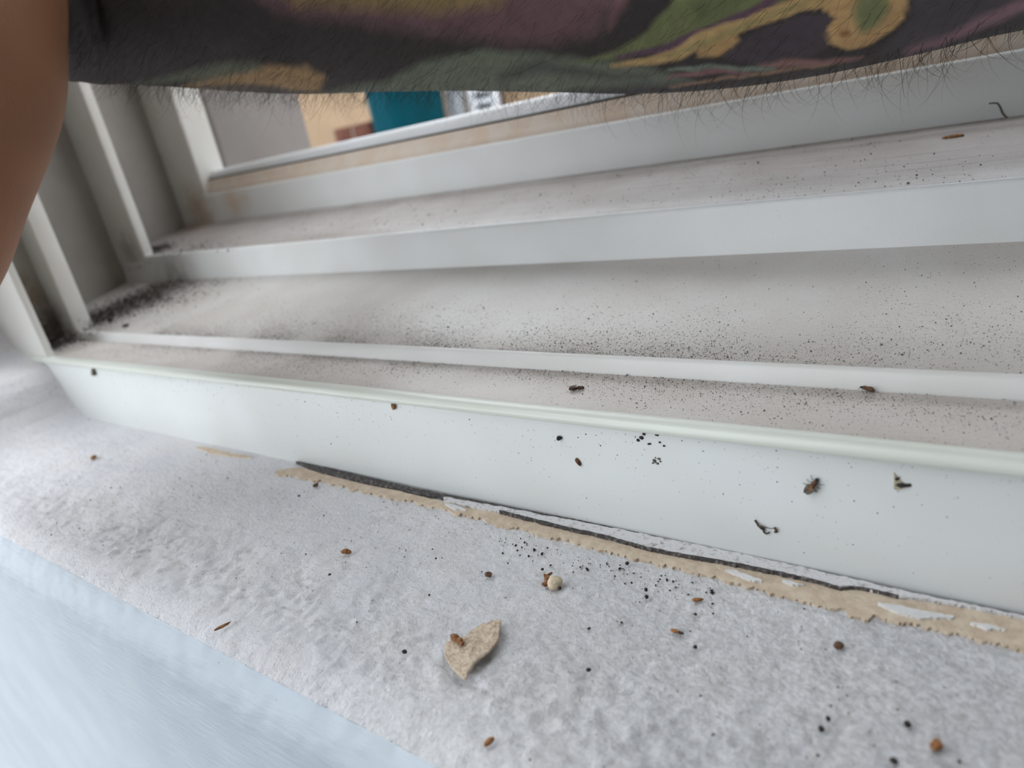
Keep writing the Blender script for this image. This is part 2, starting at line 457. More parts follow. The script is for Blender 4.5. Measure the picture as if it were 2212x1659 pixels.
def rr_ring(w, d, r, z): return [(bc[0] + x, bc[1] + y, z) for x, y in round_rect(w, d, r)]
V, Fc = loft_rings([rr_ring(bw * .80, 120, 40, GZ + 40), rr_ring(bw * .98, 150, 45, GZ + 1160), rr_ring(bw * 1.06, 160, 50, GZ + 1165), rr_ring(bw * 1.06, 160, 50, GZ + 1215), rr_ring(bw, 150, 45, GZ + 1216)])
mesh_from('bin_body', V, Fc, M_teal, bin_o, True)
V, Fc = loft_rings([rr_ring(bw * 1.08, 164, 50, GZ + 1217), rr_ring(bw * 1.08, 164, 50, GZ + 1235), rr_ring(bw * .9, 170, 60, GZ + 1268), rr_ring(bw * .5, 90, 40, GZ + 1280)])
mesh_from('bin_lid', V, Fc, M_teal2, bin_o, True)
for s in (-1, 1):
    ring = [(0, 100 * math.cos(a), 100 * math.sin(a)) for a in np.linspace(0, 2 * math.pi, 24, endpoint=False)]
    c = (bc[0] + s * bw * .92, bc[1] + 50, GZ + 100)
    V, Fc = loft_rings([[(c[0] + dx * s + p[0], c[1] + p[1] * k, c[2] + p[2] * k) for p in ring] for dx, k in ((-20, .9), (-14, 1), (14, 1), (20, .9))])
    mesh_from('wheel', V, Fc, M_rubber, bin_o)
# grey downpipe beside the bin
M_pipe = plain('grey_pipe', (142, 146, 150), 0.4, 0.08, 0.02)
pp = on_y(982, 215, YB - 70)
pipe = empty('downpipe', (pp[0], YB - 70, GZ))
tag(pipe, 'grey plastic downpipe between the teal bin and the louvred vent', 'pipe')
ring = [(36 * math.cos(a), 36 * math.sin(a)) for a in np.linspace(0, 2 * math.pi, 20, endpoint=False)]
V, Fc = loft_rings([[(pp[0] + x, YB - 70 + y, z) for x, y in ring] for z in (GZ, 690)])
mesh_from('pipe', V, Fc, M_pipe, pipe, True)
for z in (GZ + 250, GZ + 700, GZ + 1450):
    V, Fc = loft_rings([[(pp[0] + x * 1.16, YB - 70 + y * 1.16, zz_) for x, y in ring] for zz_ in (z, z + 45)])
    mesh_from('bracket', V, Fc, M_pipe, pipe, True)
# white louvred vent on the wall
M_white = plain('white_gloss', (228, 230, 234), 0.35, 0.03, 0.01)
M_dark = plain('vent_interior', (60, 60, 66), 0.9, 0.1, 0.02)
a_, b_ = on_y(1014, 215, YB - 30), on_y(1080, 225, YB - 30)
zc = on_y(1045, 222, YB - 30)[2]
vx0, vx1, vz0, vz1 = a_[0], b_[0], zc - 78, zc + 190
vent = empty('louvred_vent', ((vx0 + vx1) / 2, YB, vz0))
tag(vent, 'white louvred vent box fixed to the beige wall', 'vent')
box('vent_back', (vx0, YB - 22, vz0), (vx1, YB, vz1), M_dark, vent, 0)
for nm, q in (('frame_side', (vx0, vx0 + 30, vz0, vz1)), ('frame_side', (vx1 - 30, vx1, vz0, vz1)), ('frame_end', (vx0 + 30, vx1 - 30, vz0, vz0 + 26)), ('frame_end', (vx0 + 30, vx1 - 30, vz1 - 26, vz1))):
    box(nm, (q[0], YB - 45, q[2]), (q[1], YB - 21, q[3]), M_white, vent, 2)
z = vz0 + 34
while z < vz1 - 40:
    V = [(x, y, zz_) for x in (vx0 + 30, vx1 - 30) for y, zz_ in ((YB - 40, z), (YB - 24, z + 20), (YB - 24, z + 26), (YB - 40, z + 6))]
    Fc = [[0, 1, 2, 3], [7, 6, 5, 4], [0, 4, 5, 1], [1, 5, 6, 2], [2, 6, 7, 3], [3, 7, 4, 0]]
    mesh_from('slat', V, Fc, M_white, vent); z += 40
# brown brick pier left of the bin
M_brick = plain('brown_brick', (98, 56, 42), 0.9, 0.25, 0.03)
M_mortar = plain('mortar', (150, 138, 122), 0.9, 0.1, 0.05)
ypr = 2000.0
q0, q1, qt = on_y(722, 290, ypr), on_y(800, 280, ypr), on_y(755, 272, ypr)
pier = empty('brick_pier', ((q0[0] + q1[0]) / 2, ypr + 110, GZ))
tag(pier, 'low brown brick pier beside the teal bin', 'pier')
box('mortar_core', (q0[0] + 4, ypr + 4, GZ), (q1[0] - 4, ypr + 216, qt[2] - 4), M_mortar, pier, 0)
proto = None; nz = 0; zt = qt[2]
bl = (q1[0] - q0[0] - 10) / 2
while zt - 75 * nz - 65 > GZ:
    for k in range(2):
        x = q0[0] + k * (bl + 10)
        p = np.array([x, ypr, zt - 75 * nz - 65])
        if proto is None:
            o = box('brick', tuple(p), tuple(p + [bl, 220, 65]), M_brick, pier, 3); proto = (o, p)
        else:
            o = proto[0].copy(); COL.objects.link(o); o.parent = pier; o.location = proto[0].location + Vector((p - proto[1]) * K)
    nz += 1

# ------------------------------------------------------------------ peeling strip along the foot of the frame
strip = empty('trim_1', (-60, 90, SZ))
tag(strip, 'peeling beige sealant strip between the frame and the sill', None, None, 'structure')
def pl(pts): return np.array(pts, float)
def ragged(name, top, bot, h, mat, parent, jit=(0.0, 0.0), n=420, z=SZ, seed=1):
    """a thin layer between two traced edges on the sill, with an uneven lower edge"""
    top, bot = pl(top), pl(bot)
    u0, u1 = max(top[0, 0], bot[0, 0]), min(top[-1, 0], bot[-1, 0])
    us = np.linspace(u0, u1, n)
    vt = np.interp(us, top[:, 0], top[:, 1]); vb = np.interp(us, bot[:, 0], bot[:, 1])
    q = np.c_[us * 0.075, np.full(n, seed * 3.7), np.zeros(n)]
    vt = vt + (LN(q) + 0.6 * LN(q * 3.1)) * jit[0]; vb = vb + (LN(q + 31) + 0.7 * LN(q * 2.7 + 5)) * jit[1]
    vb = np.maximum(vb, vt + 0.5)
    A = np.array([on_z(u, v, z) for u, v in zip(us, vt)]); B = np.array([on_z(u, v, z) for u, v in zip(us, vb)])
    up = np.array([0, 0, h]); dn = np.array([0, 0, -0.8])
    V = np.r_[A + up, B + up, A + dn, B + dn]
    i = np.arange(n - 1)
    T = np.r_[np.stack([i, n + i, n + i + 1, i + 1], 1), np.stack([n + i, 3 * n + i, 3 * n + i + 1, n + i + 1], 1), np.stack([2 * n + i, i, i + 1, 2 * n + i + 1], 1)]
    return fast_mesh(name, V, T, mat, parent, smooth=False)
beige_top = [(596, 1018), (650, 1012), (700, 1027), (780, 1047), (860, 1063), (960, 1087), (1000, 1098), (1080, 1112), (1160, 1132), (1240, 1152), (1290, 1162), (1345, 1177), (1400, 1193), (1450, 1203), (1488, 1210), (1560, 1222), (1650, 1240), (1720, 1255), (1770, 1266), (1815, 1280), (1840, 1277), (1880, 1283), (1940, 1298), (2000, 1305), (2100, 1322), (2212, 1345), (2300, 1366)]
beige_bot = [(596, 1031), (640, 1030), (685, 1042), (720, 1048), (780, 1062), (860, 1082), (920, 1092), (960, 1100), (980, 1110), (1020, 1120), (1060, 1130), (1110, 1142), (1160, 1157), (1220, 1170), (1260, 1180), (1330, 1200), (1400, 1215), (1450, 1231), (1500, 1240), (1560, 1255), (1620, 1270), (1680, 1287), (1740, 1305), (1800, 1317), (1825, 1318), (1832, 1333), (1850, 1338), (1875, 1341), (1887, 1332), (1940, 1345), (2000, 1358), (2060, 1372), (2130, 1390), (2212, 1410), (2300, 1434)]
M_bg = plain('bare_beige_paint', (212, 196, 174), 0.75, 0.1, 0.5, 0.25, (196, 177, 155))
M_bead = plain('dirty_white_bead', (214, 213, 214), 0.6, 0.1, 0.9, 0.25, (150, 143, 140), thr=(0.5, 0.75))
M_mould = plain('black_mould_line', (70, 66, 64), 0.9, 0.3, 1.2, 0.2, (128, 124, 122), thr=(0.45, 0.7))
M_flake = plain('white_paint_flake', (224, 223, 222), 0.6, 0.05, 0.6, 0.1)
for lst, sl in ((beige_top, .24), (beige_bot, .25)): lst.append((4300, lst[-1][1] + sl * 2000))
shift = lambda pts, d: [(u, v + d) for u, v in pts]
ragged('beige_layer', beige_top, beige_bot, 0.4, M_bg, strip, (0.6, 4.2), 1000, seed=1)
gap_top = [(640, 1001), (720, 1017), (800, 1036), (900, 1060), (1000, 1080), (1100, 1100), (1200, 1120), (1320, 1141), (1450, 1170), (1600, 1202), (1800, 1247), (1960, 1286), (2100, 1313), (2212, 1338), (2300, 1358)]
gap_bot = [(640, 1003), (690, 1024), (780, 1046), (860, 1062), (940, 1078), (1000, 1090), (1080, 1104), (1200, 1127), (1320, 1150), (1400, 1166), (1450, 1176), (1600, 1207), (1800, 1252), (1960, 1291), (2100, 1319), (2212, 1344), (2300, 1364)]
for lst in (gap_top, gap_bot): lst.append((4300, lst[-1][1] + .232 * 2000))
ragged('mould_line', gap_top, gap_bot, 0.72, M_mould, strip, (0.5, 1.2), 1000, seed=2)
ragged('white_bead', shift(gap_bot, -2)[4:], shift(beige_top, 0)[5:], 0.95, M_bead, strip, (1.4, 1.0), 900, seed=3)
ragged('mould_line', [(u, v - 2) for u, v in beige_top[7:18]], [(u, v + 2.2) for u, v in beige_top[7:18]], 1.02, M_mould, strip, (0.7, 1.0), 260, seed=4)
ragged('mould_line', [(u, v - 1) for u, v in beige_top[17:23]], [(u, v + 1.1) for u, v in beige_top[17:23]], 1.02, M_mould, strip, (0.7, 0.6), 200, seed=8)
for k, (t_, b_) in enumerate((
        ([(1566, 1238), (1590, 1240), (1620, 1252), (1646, 1262)], [(1566, 1240), (1590, 1250), (1620, 1262), (1646, 1264)]),
        ([(1896, 1310), (1930, 1314), (1990, 1328), (2060, 1340)], [(1896, 1313), (1930, 1330), (1990, 1344), (2060, 1343)]),
        ([(962, 1092), (985, 1096), (1008, 1106)], [(962, 1094), (985, 1107), (1008, 1108)]),
        ([(1690, 1262), (1712, 1264), (1736, 1272)], [(1690, 1263), (1712, 1272), (1736, 1273)]),
        ([(2095, 1352), (2130, 1356), (2170, 1368)], [(2095, 1354), (2130, 1366), (2170, 1370)]))):
    ragged('paint_flake', t_, b_, 0.8, M_flake, strip, (1.5, 1.5), 60, seed=10 + k)
ragged('tan_stain', [(425, 966), (450, 968), (500, 981), (545, 988)], [(425, 969), (450, 978), (500, 988), (545, 990)], 0.35, M_bg, strip, (1, 1), 80, seed=20)
ragged('tan_stain', [(172, 902), (184, 900), (196, 906)], [(172, 905), (184, 912), (196, 910)], 0.6, M_bg, strip, (1, 1), 30, seed=21)

# ------------------------------------------------------------------ the person's arm reaching across the window
def blob_simple(sc_, c_):
    bm = bmesh.new(); bmesh.ops.create_icosphere(bm, subdivisions=3, radius=1.0)
    P_ = np.array([v.co for v in bm.verts]) * sc_ + c_; f_ = [[v.index for v in f.verts] for f in bm.faces]; bm.free()
    return P_, f_
M_headhair = plain('dark_hair', (38, 30, 26), 0.6, 0.3, 0.1, 0.4)
M_lips = plain('lips', (140, 84, 74), 0.5, 0.1, 0.1)
def unit(v): v = np.asarray(v, float); return v / np.linalg.norm(v)
# lower outline of the forearm: traced point, distance from the lens, radius there
ARM = [(165, 176, 232, 26.0), (300, 183, 228, 27.0), (450, 194, 221, 29.5), (650, 204, 211, 32.5), (820, 199, 203, 34.0), (1000, 197, 196, 35.5), (1200, 200, 189, 37.0), (1400, 203, 183, 38.5), (1560, 192, 178, 39.5), (1700, 172, 174, 40.0), (1860, 138, 170, 40.5), (2030, 96, 167, 41.0), (2212, 58, 165, 41.5)]
low = np.array([at(u, v, t) for u, v, t, r in ARM]); rad = np.array([a[3] for a in ARM])
ax0 = unit(low[0] - low[-1])
cen = []
for p, r in zip(low, rad):
    d = unit(p); up = unit(np.cross(d, ax0)); up = up if up[2] > 0 else -up
    cen.append(p + up * r)
cen = np.array(cen)
# past the frame edge: elbow, then upper arm back to the shoulder
ext = [(cen[-1] + np.array([34, 6, 4]), 43), (cen[-1] + np.array([72, 2, 10]), 45), (cen[-1] + np.array([104, -24, 22]), 46), (cen[-1] + np.array([132, -90, 48]), 47), (cen[-1] + np.array([168, -190, 90]), 51), (cen[-1] + np.array([205, -290, 140]), 55), (cen[-1] + np.array([225, -340, 165]), 40)]
path = np.r_[cen, np.array([e[0] for e in ext])]; rads = np.r_[rad, np.array([e[1] for e in ext])]
# smooth and resample
d = np.r_[0, np.cumsum(np.linalg.norm(np.diff(path, axis=0), axis=1))]
def cat(pts, d, s):
    pts = np.asarray(pts, float); m = np.gradient(pts, d, axis=0)
    k = np.clip(np.searchsorted(d, s, 'right') - 1, 0, len(d) - 2); h = (d[k + 1] - d[k]); t = (s - d[k]) / h
    if pts.ndim == 2: h = h[:, None]; t = t[:, None]
    return (2 * t**3 - 3 * t**2 + 1) * pts[k] + (t**3 - 2 * t**2 + t) * h * m[k] + (-2 * t**3 + 3 * t**2) * pts[k + 1] + (t**3 - t**2) * h * m[k + 1]
ss = np.linspace(0, d[-1], 420)
Cn = cat(path, d, ss); Rn = cat(rads, d, ss)
LEN = d[len(cen) - 1]
# skin folds where the wrist bends
def fold(s):
    out = 0
    for c, w, a in ((-3, 4.2, 3.0), (7.5, 4.2, 3.2), (17, 4.5, 1.0)): out = out + a * np.exp(-((s - c) / w) ** 2)
    for c, w, a in ((2.4, 1.6, -2.4), (12.8, 1.8, -2.6)): out = out + a * np.exp(-((s - c) / w) ** 2)
    return out
NA = 96
def tube(C, Rr, mod=None, na=NA, upv=(0, 0, 1), flat=1.0):
    T = np.gradient(C, axis=0); T /= np.linalg.norm(T, axis=1, keepdims=True)
    A = np.cross(T, np.array(upv, float)); A /= np.linalg.norm(A, axis=1, keepdims=True); B = np.cross(A, T)
    th = np.linspace(0, 2 * math.pi, na, endpoint=False)
    V = []
    for i in range(len(C)):
        r = Rr[i] + (mod(i, th) if mod else 0)
        V.append(C[i] + (np.cos(th) * r)[:, None] * A[i] * flat + (np.sin(th) * r)[:, None] * B[i])
    n, V = len(C), np.concatenate(V)
    Fc = []
    for i in range(n - 1):
        for j in range(na):
            Fc.append((i * na + j, i * na + (j + 1) % na, (i + 1) * na + (j + 1) % na, (i + 1) * na + j))
    V = np.r_[V, C[:1], C[-1:]]
    for j in range(na):
        Fc.append((len(V) - 2, (j + 1) % na, j, j)); Fc.append((len(V) - 1, (n - 1) * na + j, (n - 1) * na + (j + 1) % na, (n - 1) * na + (j + 1) % na))
    return V, [tuple(dict.fromkeys(f)) for f in Fc]
def arm_mod(i, th):
    s = ss[i]
    # folds run obliquely: they close towards the underside of the wrist
    sk = s - 15.0 * (np.sin(th) + 1)
    m = fold(sk) * np.clip((70 - s) / 20, 0, 1) * np.clip((np.sin(th) + 1) * 1.6, 0.12, 1)
    return m
pieces = [tube(Cn, Rn, arm_mod, flat=1.06)]
def chain(pts, rr, n=40, flat=1.0, na=40):
    pts = np.array(pts, float); dd = np.r_[0, np.cumsum(np.linalg.norm(np.diff(pts, axis=0), axis=1))]
    s_ = np.linspace(0, dd[-1], n)
    C_, R_ = cat(pts, dd, s_), np.maximum(cat(np.array(rr, float), dd, s_), 1.0)
    tt = np.linspace(0, 1, n); R_ = R_ * np.sqrt(np.clip(1 - np.clip((tt - 0.9) / 0.1, 0, 1) ** 2, 0.02, 1)) * np.sqrt(np.clip(1 - np.clip((0.08 - tt) / 0.08, 0, 1) ** 2, 0.02, 1))
    return tube(C_, R_, None, na, (0.9, 0.1, 0.35), flat)
# hand: bent at the wrist towards the lens, thumb side down, fingers curled
Wc = cen[0]
E0, E1, E2, E3 = at(150, 110, 207), at(140, 262, 202), at(72, 455, 196), at(-4, 690, 190)   # edge of the hand nearest the frame
HX = unit(E3 - E0)                                # along the hand, down and towards the room
HW = np.array([0, -0.83, 0.55]); HW = unit(HW - HX * (HW @ HX))   # across the palm
HN = np.cross(HX, HW); HN = HN if HN[0] > 0 else -HN              # palm side
def hp(a, b, c=0.0): return E0 + HX * a + HW * b + HN * c
e1, e2 = (E1 - E0) @ HX, (E2 - E0) @ HX
f1, f2 = (E1 - E0) @ HW, (E2 - E0) @ HW
n1, n2 = (E1 - E0) @ HN, (E2 - E0) @ HN
pieces.append(chain([Wc + np.array([2, 4, 2]), hp(-2, 19, -4), hp(e1, f1 + 18, n1 - 5), hp(e2, f2 + 15, n2 - 4), hp(60, 15, -3), hp(74, 18, -5)], [25, 19, 18.5, 15, 13.5, 11], 60))
for b, L in ((33, 2), (52, 3), (69, 0)):
    pieces.append(chain([Wc + np.array([-3, -4, 4]), hp(2, 6 + b * .8, -6), hp(42, b, -6), hp(80 + L, b, -5)], [24, 20, 15, 11.5]))
pieces.append(chain([Wc + np.array([-4, -8, 8]), hp(8, 68, -2), hp(34, 84, 2), hp(52, 92, 5)], [22, 21, 17, 13]))          # ball of the thumb
for b, l1, l2, l3 in ((14, 32, 20, 17), (33, 40, 26, 20), (52, 44, 28, 21), (69, 38, 24, 20)):                               # four fingers
    k = hp(74 if b < 20 else 80, b + (4 if b < 20 else 0), -4); q1 = k + HX * l1 * .25 - HN * l1 * .95; q2 = q1 - HX * l2 * .8 - HN * l2 * .55; q3 = q2 - HX * l3 * .9 + HN * l3 * .4
    pieces.append(chain([k - HX * 12, k, q1, q2, q3], [10.5, 10.5, 9.4, 8.6, 6.6], 46, na=28))
t0 = hp(44, 88, 4); t1 = t0 + HW * 24 + HX * 22 + HN * 4; t2 = t1 + HW * 12 + HX * 24 + HN * 8; t3 = t2 + HW * 2 + HX * 20 + HN * 9
pieces.append(chain([t0, t1, t2, t3], [15, 12.5, 10.8, 8.0], 40, na=28))                                   # thumb
# the other arm hangs at the person's side
SH = cen[-1] + np.array([225, -340, 165])           # shoulder
TX, TY = SH[0] - 95, SH[1] - 30
wr = np.array([TX - 206, TY - 110, -330.0])
def lh(a, b, c): return wr + np.array([c, b, -a], float)
pieces.append(chain([wr + np.array([8, -18, 215.]), wr + np.array([2, -6, 110]), wr + np.array([0, 0, 30]), wr], [44, 38, 28, 25], 60, na=48))
for b, L in ((-30, 0), (-11, 3), (8, 3), (26, 0)):
    pieces.append(chain([lh(-10, b * .5, 0), lh(14, b * .8, 0), lh(48, b * .95, 0), lh(84 + L, b, 0)], [22, 19, 15, 11.5]))
for b, l1, l2, l3 in ((-30, 32, 20, 17), (-11, 40, 26, 20), (8, 44, 28, 21), (26, 38, 24, 20)):
    pieces.append(chain([lh(74, b, 0), lh(84, b, 0), lh(84 + l1 * .95, b, l1 * .3), lh(84 + l1 * .95 + l2 * .8, b, l1 * .3 + l2 * .6), lh(84 + l1 * .95 + l2 * .8 + l3 * .5, b, l1 * .3 + l2 * .6 + l3 * .85)], [10.5, 10.5, 9.4, 8.6, 6.6], 46, na=28))
pieces.append(chain([lh(6, 18, 4), lh(34, 40, 8), lh(58, 54, 14), lh(80, 58, 20), lh(98, 56, 26)], [21, 17, 12.5, 10.8, 8], 46, na=28))
V, Fc, o_ = [], [], 0
for pv, pf in pieces:
    V.append(pv); Fc += [tuple(i + o_ for i in f) for f in pf]; o_ += len(pv)
V = np.concatenate(V)
tmp = mesh_from('tmp_arm', V, Fc, None, None, base=np.zeros(3))
fix_normals(tmp)
rm = tmp.modifiers.new('r', 'REMESH'); rm.mode = 'VOXEL'; rm.voxel_size = 0.85 * K; rm.use_smooth_shade = True
sm = tmp.modifiers.new('s', 'SMOOTH'); sm.iterations = 4; sm.factor = 0.5
dg = bpy.context.evaluated_depsgraph_get(); dg.update()
ev = tmp.evaluated_get(dg); me = bpy.data.meshes.new_from_object(ev)
bpy.data.objects.remove(tmp)
nv = len(me.vertices); co = np.empty(nv * 3, np.float32); me.vertices.foreach_get('co', co); co = co.reshape(-1, 3) / K
# the tattoo, drawn on the skin
pu, pv = pix(co)
jx = LN(np.c_[pu, pv, 0 * pu] * 0.03) * 5 + LN(np.c_[pu, pv, 0 * pu] * 0.11 + 40) * 1.2
jy = LN(np.c_[pu, pv, 0 * pu] * 0.03 + 17) * 4 + LN(np.c_[pu, pv, 0 * pu] * 0.11 + 71) * 1.2
qx, qy = pu + jx, pv + jy
def lin(c): return np.array(srgb(*c)[:3])
ink = np.tile(lin((44, 39, 40)), (nv, 1))
def seg_dist(x, y, pts, closed=False):
    best = np.full(len(x), 1e9); arg = np.zeros(len(x))
    P_ = list(pts) + ([pts[0]] if closed else [])
    tot = len(P_) - 1
    for k, (a, b) in enumerate(zip(P_[:-1], P_[1:])):
        dx, dy = b[0] - a[0], b[1] - a[1]; t = np.clip(((x - a[0]) * dx + (y - a[1]) * dy) / (dx * dx + dy * dy + 1e-9), 0, 1)
        dd = np.hypot(x - a[0] - t * dx, y - a[1] - t * dy); m = dd < best; best[m] = dd[m]; arg[m] = (k + t[m]) / tot
    return best, arg
def inside(x, y, pts):
    r = np.zeros(len(x), bool); n = len(pts)
    for i in range(n):
        (x1, y1), (x2, y2) = pts[i], pts[(i + 1) % n]
        c = ((y1 > y) != (y2 > y)) & (x < (x2 - x1) * (y - y1) / (y2 - y1 + 1e-12) + x1); r ^= c
    return r
vis = np.ones(nv, bool)
def lay(mask, col):
    global ink
    m = np.clip(mask, 0, 1)[:, None]; ink = ink * (1 - m) + lin(col) * m
def poly(pts, col, soft=10, amt=1.0):
    dd, _ = seg_dist(qx, qy, pts, True); sd = np.where(inside(qx, qy, pts), -dd, dd)
    lay(amt * np.clip(0.5 - sd / (2 * soft), 0, 1), col)
def stroke(pts, w, col, soft=5, amt=1.0):
    dd, tt = seg_dist(qx, qy, pts); ww = np.interp(tt, np.linspace(0, 1, len(w)), w)
    lay(amt * np.clip(0.5 - (dd - ww) / (2 * soft), 0, 1), col)
poly([(480, -80), (1420, -80), (1330, 0), (1290, 75), (1150, 100), (960, 80), (760, 50), (600, 30)], (92, 68, 72), 22)
poly([(560, -70), (1130, -70), (1080, 10), (960, 30), (800, 22), (640, 12)], (118, 100, 66), 18)
poly([(560, 30), (700, 60), (900, 95), (1200, 118), (1330, 90), (1400, 40), (1470, -60), (1600, -60), (1420, 130), (1100, 150), (800, 130), (560, 110)], (44, 40, 39), 22, 0.85)
poly([(1330, 0), (1400, -100), (1320, 60)], (112, 80, 84), 14)
poly([(690, 205), (830, 175), (930, 128), (1060, 106), (1240, 124), (1420, 150), (1500, 175), (1300, 190), (1000, 225)], (96, 104, 90), 10)
stroke([(1080, 168), (1160, 140), (1280, 160), (1400, 168)], [12, 16, 10, 6], (64, 66, 62), 10, 0.8)
poly([(395, 190), (480, 158), (570, 140), (660, 145), (700, 170), (690, 200), (560, 195)], (150, 122, 84), 9)
poly([(300, 182), (380, 160), (480, 140), (560, 130), (560, 150), (420, 178)], (92, 98, 82), 9, 0.8)
stroke([(440, 186), (520, 188), (600, 196), (700, 205)], [4, 8, 8, 3], (66, 64, 66), 6, 0.8)
poly([(1240, 132), (1330, 112), (1400, 66), (1440, 20), (1480, -80), (1760, -90), (1700, 0), (1600, 30), (1510, 66), (1440, 100), (1340, 128)], (98, 104, 68), 6)
poly([(1560, -120), (1640, -10), (1580, 22), (1510, 50), (1490, 10)], (76, 84, 56), 12, 0.6)
stroke([(1740, -60), (1640, 22), (1540, 62), (1450, 98), (1330, 126)], [13, 12, 12, 10, 4], (84, 62, 76), 4)
stroke([(1320, 142), (1400, 134), (1470, 112), (1530, 78), (1620, 50), (1720, 14), (1800, -20)], [3, 9, 15, 17, 15, 18, 22], (164, 138, 94), 4)
poly([(1500, 100), (1530, 84), (1590, 70), (1600, 90), (1580, 112), (1550, 124), (1510, 122)], (160, 130, 88), 5)
stroke([(1440, 118), (1520, 96), (1620, 54), (1740, 8)], [3, 8, 6, 4], (118, 120, 76), 6, 0.6)
poly([(1560, 124), (1600, 92), (1650, 62), (1740, 32), (1790, 28), (1796, 70), (1790, 104), (1740, 128), (1640, 138)], (60, 53, 60), 6)
poly([(1770, -80), (1980, -80), (1962, 0), (1950, 40), (1925, 68), (1885, 94), (1832, 107), (1797, 98), (1788, 66), (1800, 40), (1775, 20)], (172, 140, 96), 4)
poly([(1862, -60), (1930, -60), (1922, 20), (1895, 60), (1862, 74), (1845, 40)], (108, 112, 76), 8)
stroke([(1822, 72), (1832, 68)], [6, 6], (122, 86, 48), 5)
poly([(1985, -80), (2212, -120), (2260, 20), (2120, 62), (1990, 96), (1900, 118), (1930, 80), (1965, 40)], (64, 59, 64), 9)
stroke([(1960, 112), (2060, 78), (2140, 40), (2260, -10)], [6, 10, 13, 12], (122, 94, 104), 8)
stroke([(1640, 140), (1700, 136), (1780, 138), (1860, 124)], [3, 9, 6, 2], (134, 100, 96), 6)
stroke([(1440, 150), (1530, 146), (1600, 150), (1670, 146)], [2, 8, 6, 4], (104, 116, 104), 3)
stroke([(1440, 166), (1540, 154), (1620, 158)], [3, 6, 2], (120, 84, 88), 3)
stroke([(1450, 186), (1560, 172), (1680, 152), (1800, 140)], [3, 4, 4, 2], (138, 112, 92), 3, 0.8)
stroke([(1500, 196), (1600, 184), (1720, 162), (1830, 144)], [6, 9, 10, 4], (50, 48, 46), 4)
# further round the arm and up to the elbow the camouflage goes on in free patches
beh = (co @ R.T)[:, 2] > -8
out = np.maximum(np.clip((-30 - pv) / 50, 0, 1), np.clip((pu - 2260) / 60, 0, 1)); out[beh] = 1.0
for sd, col, th_ in ((1, (98, 104, 68), .22), (23, (92, 68, 72), .25), (47, (128, 108, 74), .38), (61, (80, 88, 78), .35)):
    f_ = LN(co * 0.035 + sd) + 0.35 * LN(co * 0.1 + sd)
    lay(out * np.clip((f_ - th_) / 0.06, 0, 1), col)
ink *= 1.25 * (1 + 0.16 * LN(co * 0.9) + 0.10 * LN(co * 0.25))[:, None]
# skin of the hand is bare
armaxis = Cn[(ss < LEN + 300)]
tw = (co - Wc) @ unit(cen[1] - cen[0])
hand_w = np.maximum(np.clip((150 - pu) / 5, 0, 1), np.clip((pv - 196) / 6, 0, 1) * (pu < 150)) * np.clip((60 - tw) / 4, 0, 1)
behind = (co @ R.T)[:, 2] > -8
hand_w = np.where(behind & (co[:, 2] < 42) & (co[:, 1] < 30), 1.0, np.where(behind, 0.0, hand_w))
skin = lin((150, 106, 78)) * (1 + 0.08 * LN(co * 0.12))[:, None]
colr = ink * (1 - hand_w[:, None]) + skin * hand_w[:, None]
at_ = me.color_attributes.new('skin_ink', 'FLOAT_COLOR', 'POINT')
at_.data.foreach_set('color', np.c_[np.clip(colr, 0, 1), np.ones(nv)].astype(np.float32).ravel())
n = N('tattooed_skin')
a_n = n.t.nodes.new('ShaderNodeVertexColor'); a_n.layer_name = 'skin_ink'
hgt = n.noise(2.2, 4, 0.6); dd, _ = n.voro(1.6)
nm = n.bump(hgt, 0.12, 0.6, n.bump(dd, 0.06, 0.5))
M_skin = n.done(a_n.outputs['Color'], 0.55, nm, 0.35)
person = empty('person', cen[-1] + np.array([72, 2, 10]))
tag(person, 'bare forearm covered in camouflage coloured tattoos reaching across the window', 'person')
co2 = ((co - origin_of(person)) * K).astype(np.float32)
me.vertices.foreach_set('co', co2.ravel()); me.update()
me.name = 'body'; me.materials.clear()
body = link('body', me, M_skin, person)
me.polygons.foreach_set('use_smooth', [True] * len(me.polygons))

# the rest of the person stands behind the lens: shirt, trousers, neck and head
def ell(cx_, cy_, z_, a_, b_, n_=40, p_=2.4):
    th = np.linspace(0, 2 * math.pi, n_, endpoint=False); c_, s_ = np.cos(th), np.sin(th)
    return [(cx_ + a_ * abs(c__) ** (2 / p_) * (1 if c__ >= 0 else -1), cy_ + b_ * abs(s__) ** (2 / p_) * (1 if s__ >= 0 else -1), z_) for c__, s__ in zip(c_, s_)]
M_shirt = plain('navy_cotton', (44, 46, 56), 0.9, 0.2, 0.05, 0.3)
M_trouser = plain('grey_trousers', (58, 58, 62), 0.9, 0.2, 0.05, 0.3)
V_, F_ = loft_rings([ell(TX, TY, -330, 165, 112), ell(TX, TY + 10, -200, 158, 108), ell(TX, TY + 22, -40, 170, 112), ell(TX, TY + 34, 90, 182, 116), ell(TX, TY + 46, 180, 176, 108), ell(TX, TY + 56, 235, 140, 92), ell(TX, TY + 66, 262, 92, 76), ell(TX, TY + 72, 275, 66, 64)])
mesh_from('shirt', V_, F_, M_shirt, person, True)
V_, F_ = tube(np.array([SH + [30, -4, 10], SH, SH + (cen[-1] + np.array([168, -190, 90]) - SH) * .5, cen[-1] + np.array([176, -200, 96])]), np.array([70, 68, 63, 60.0]), None, 40)
mesh_from('sleeve', V_, F_, M_shirt, person, True)
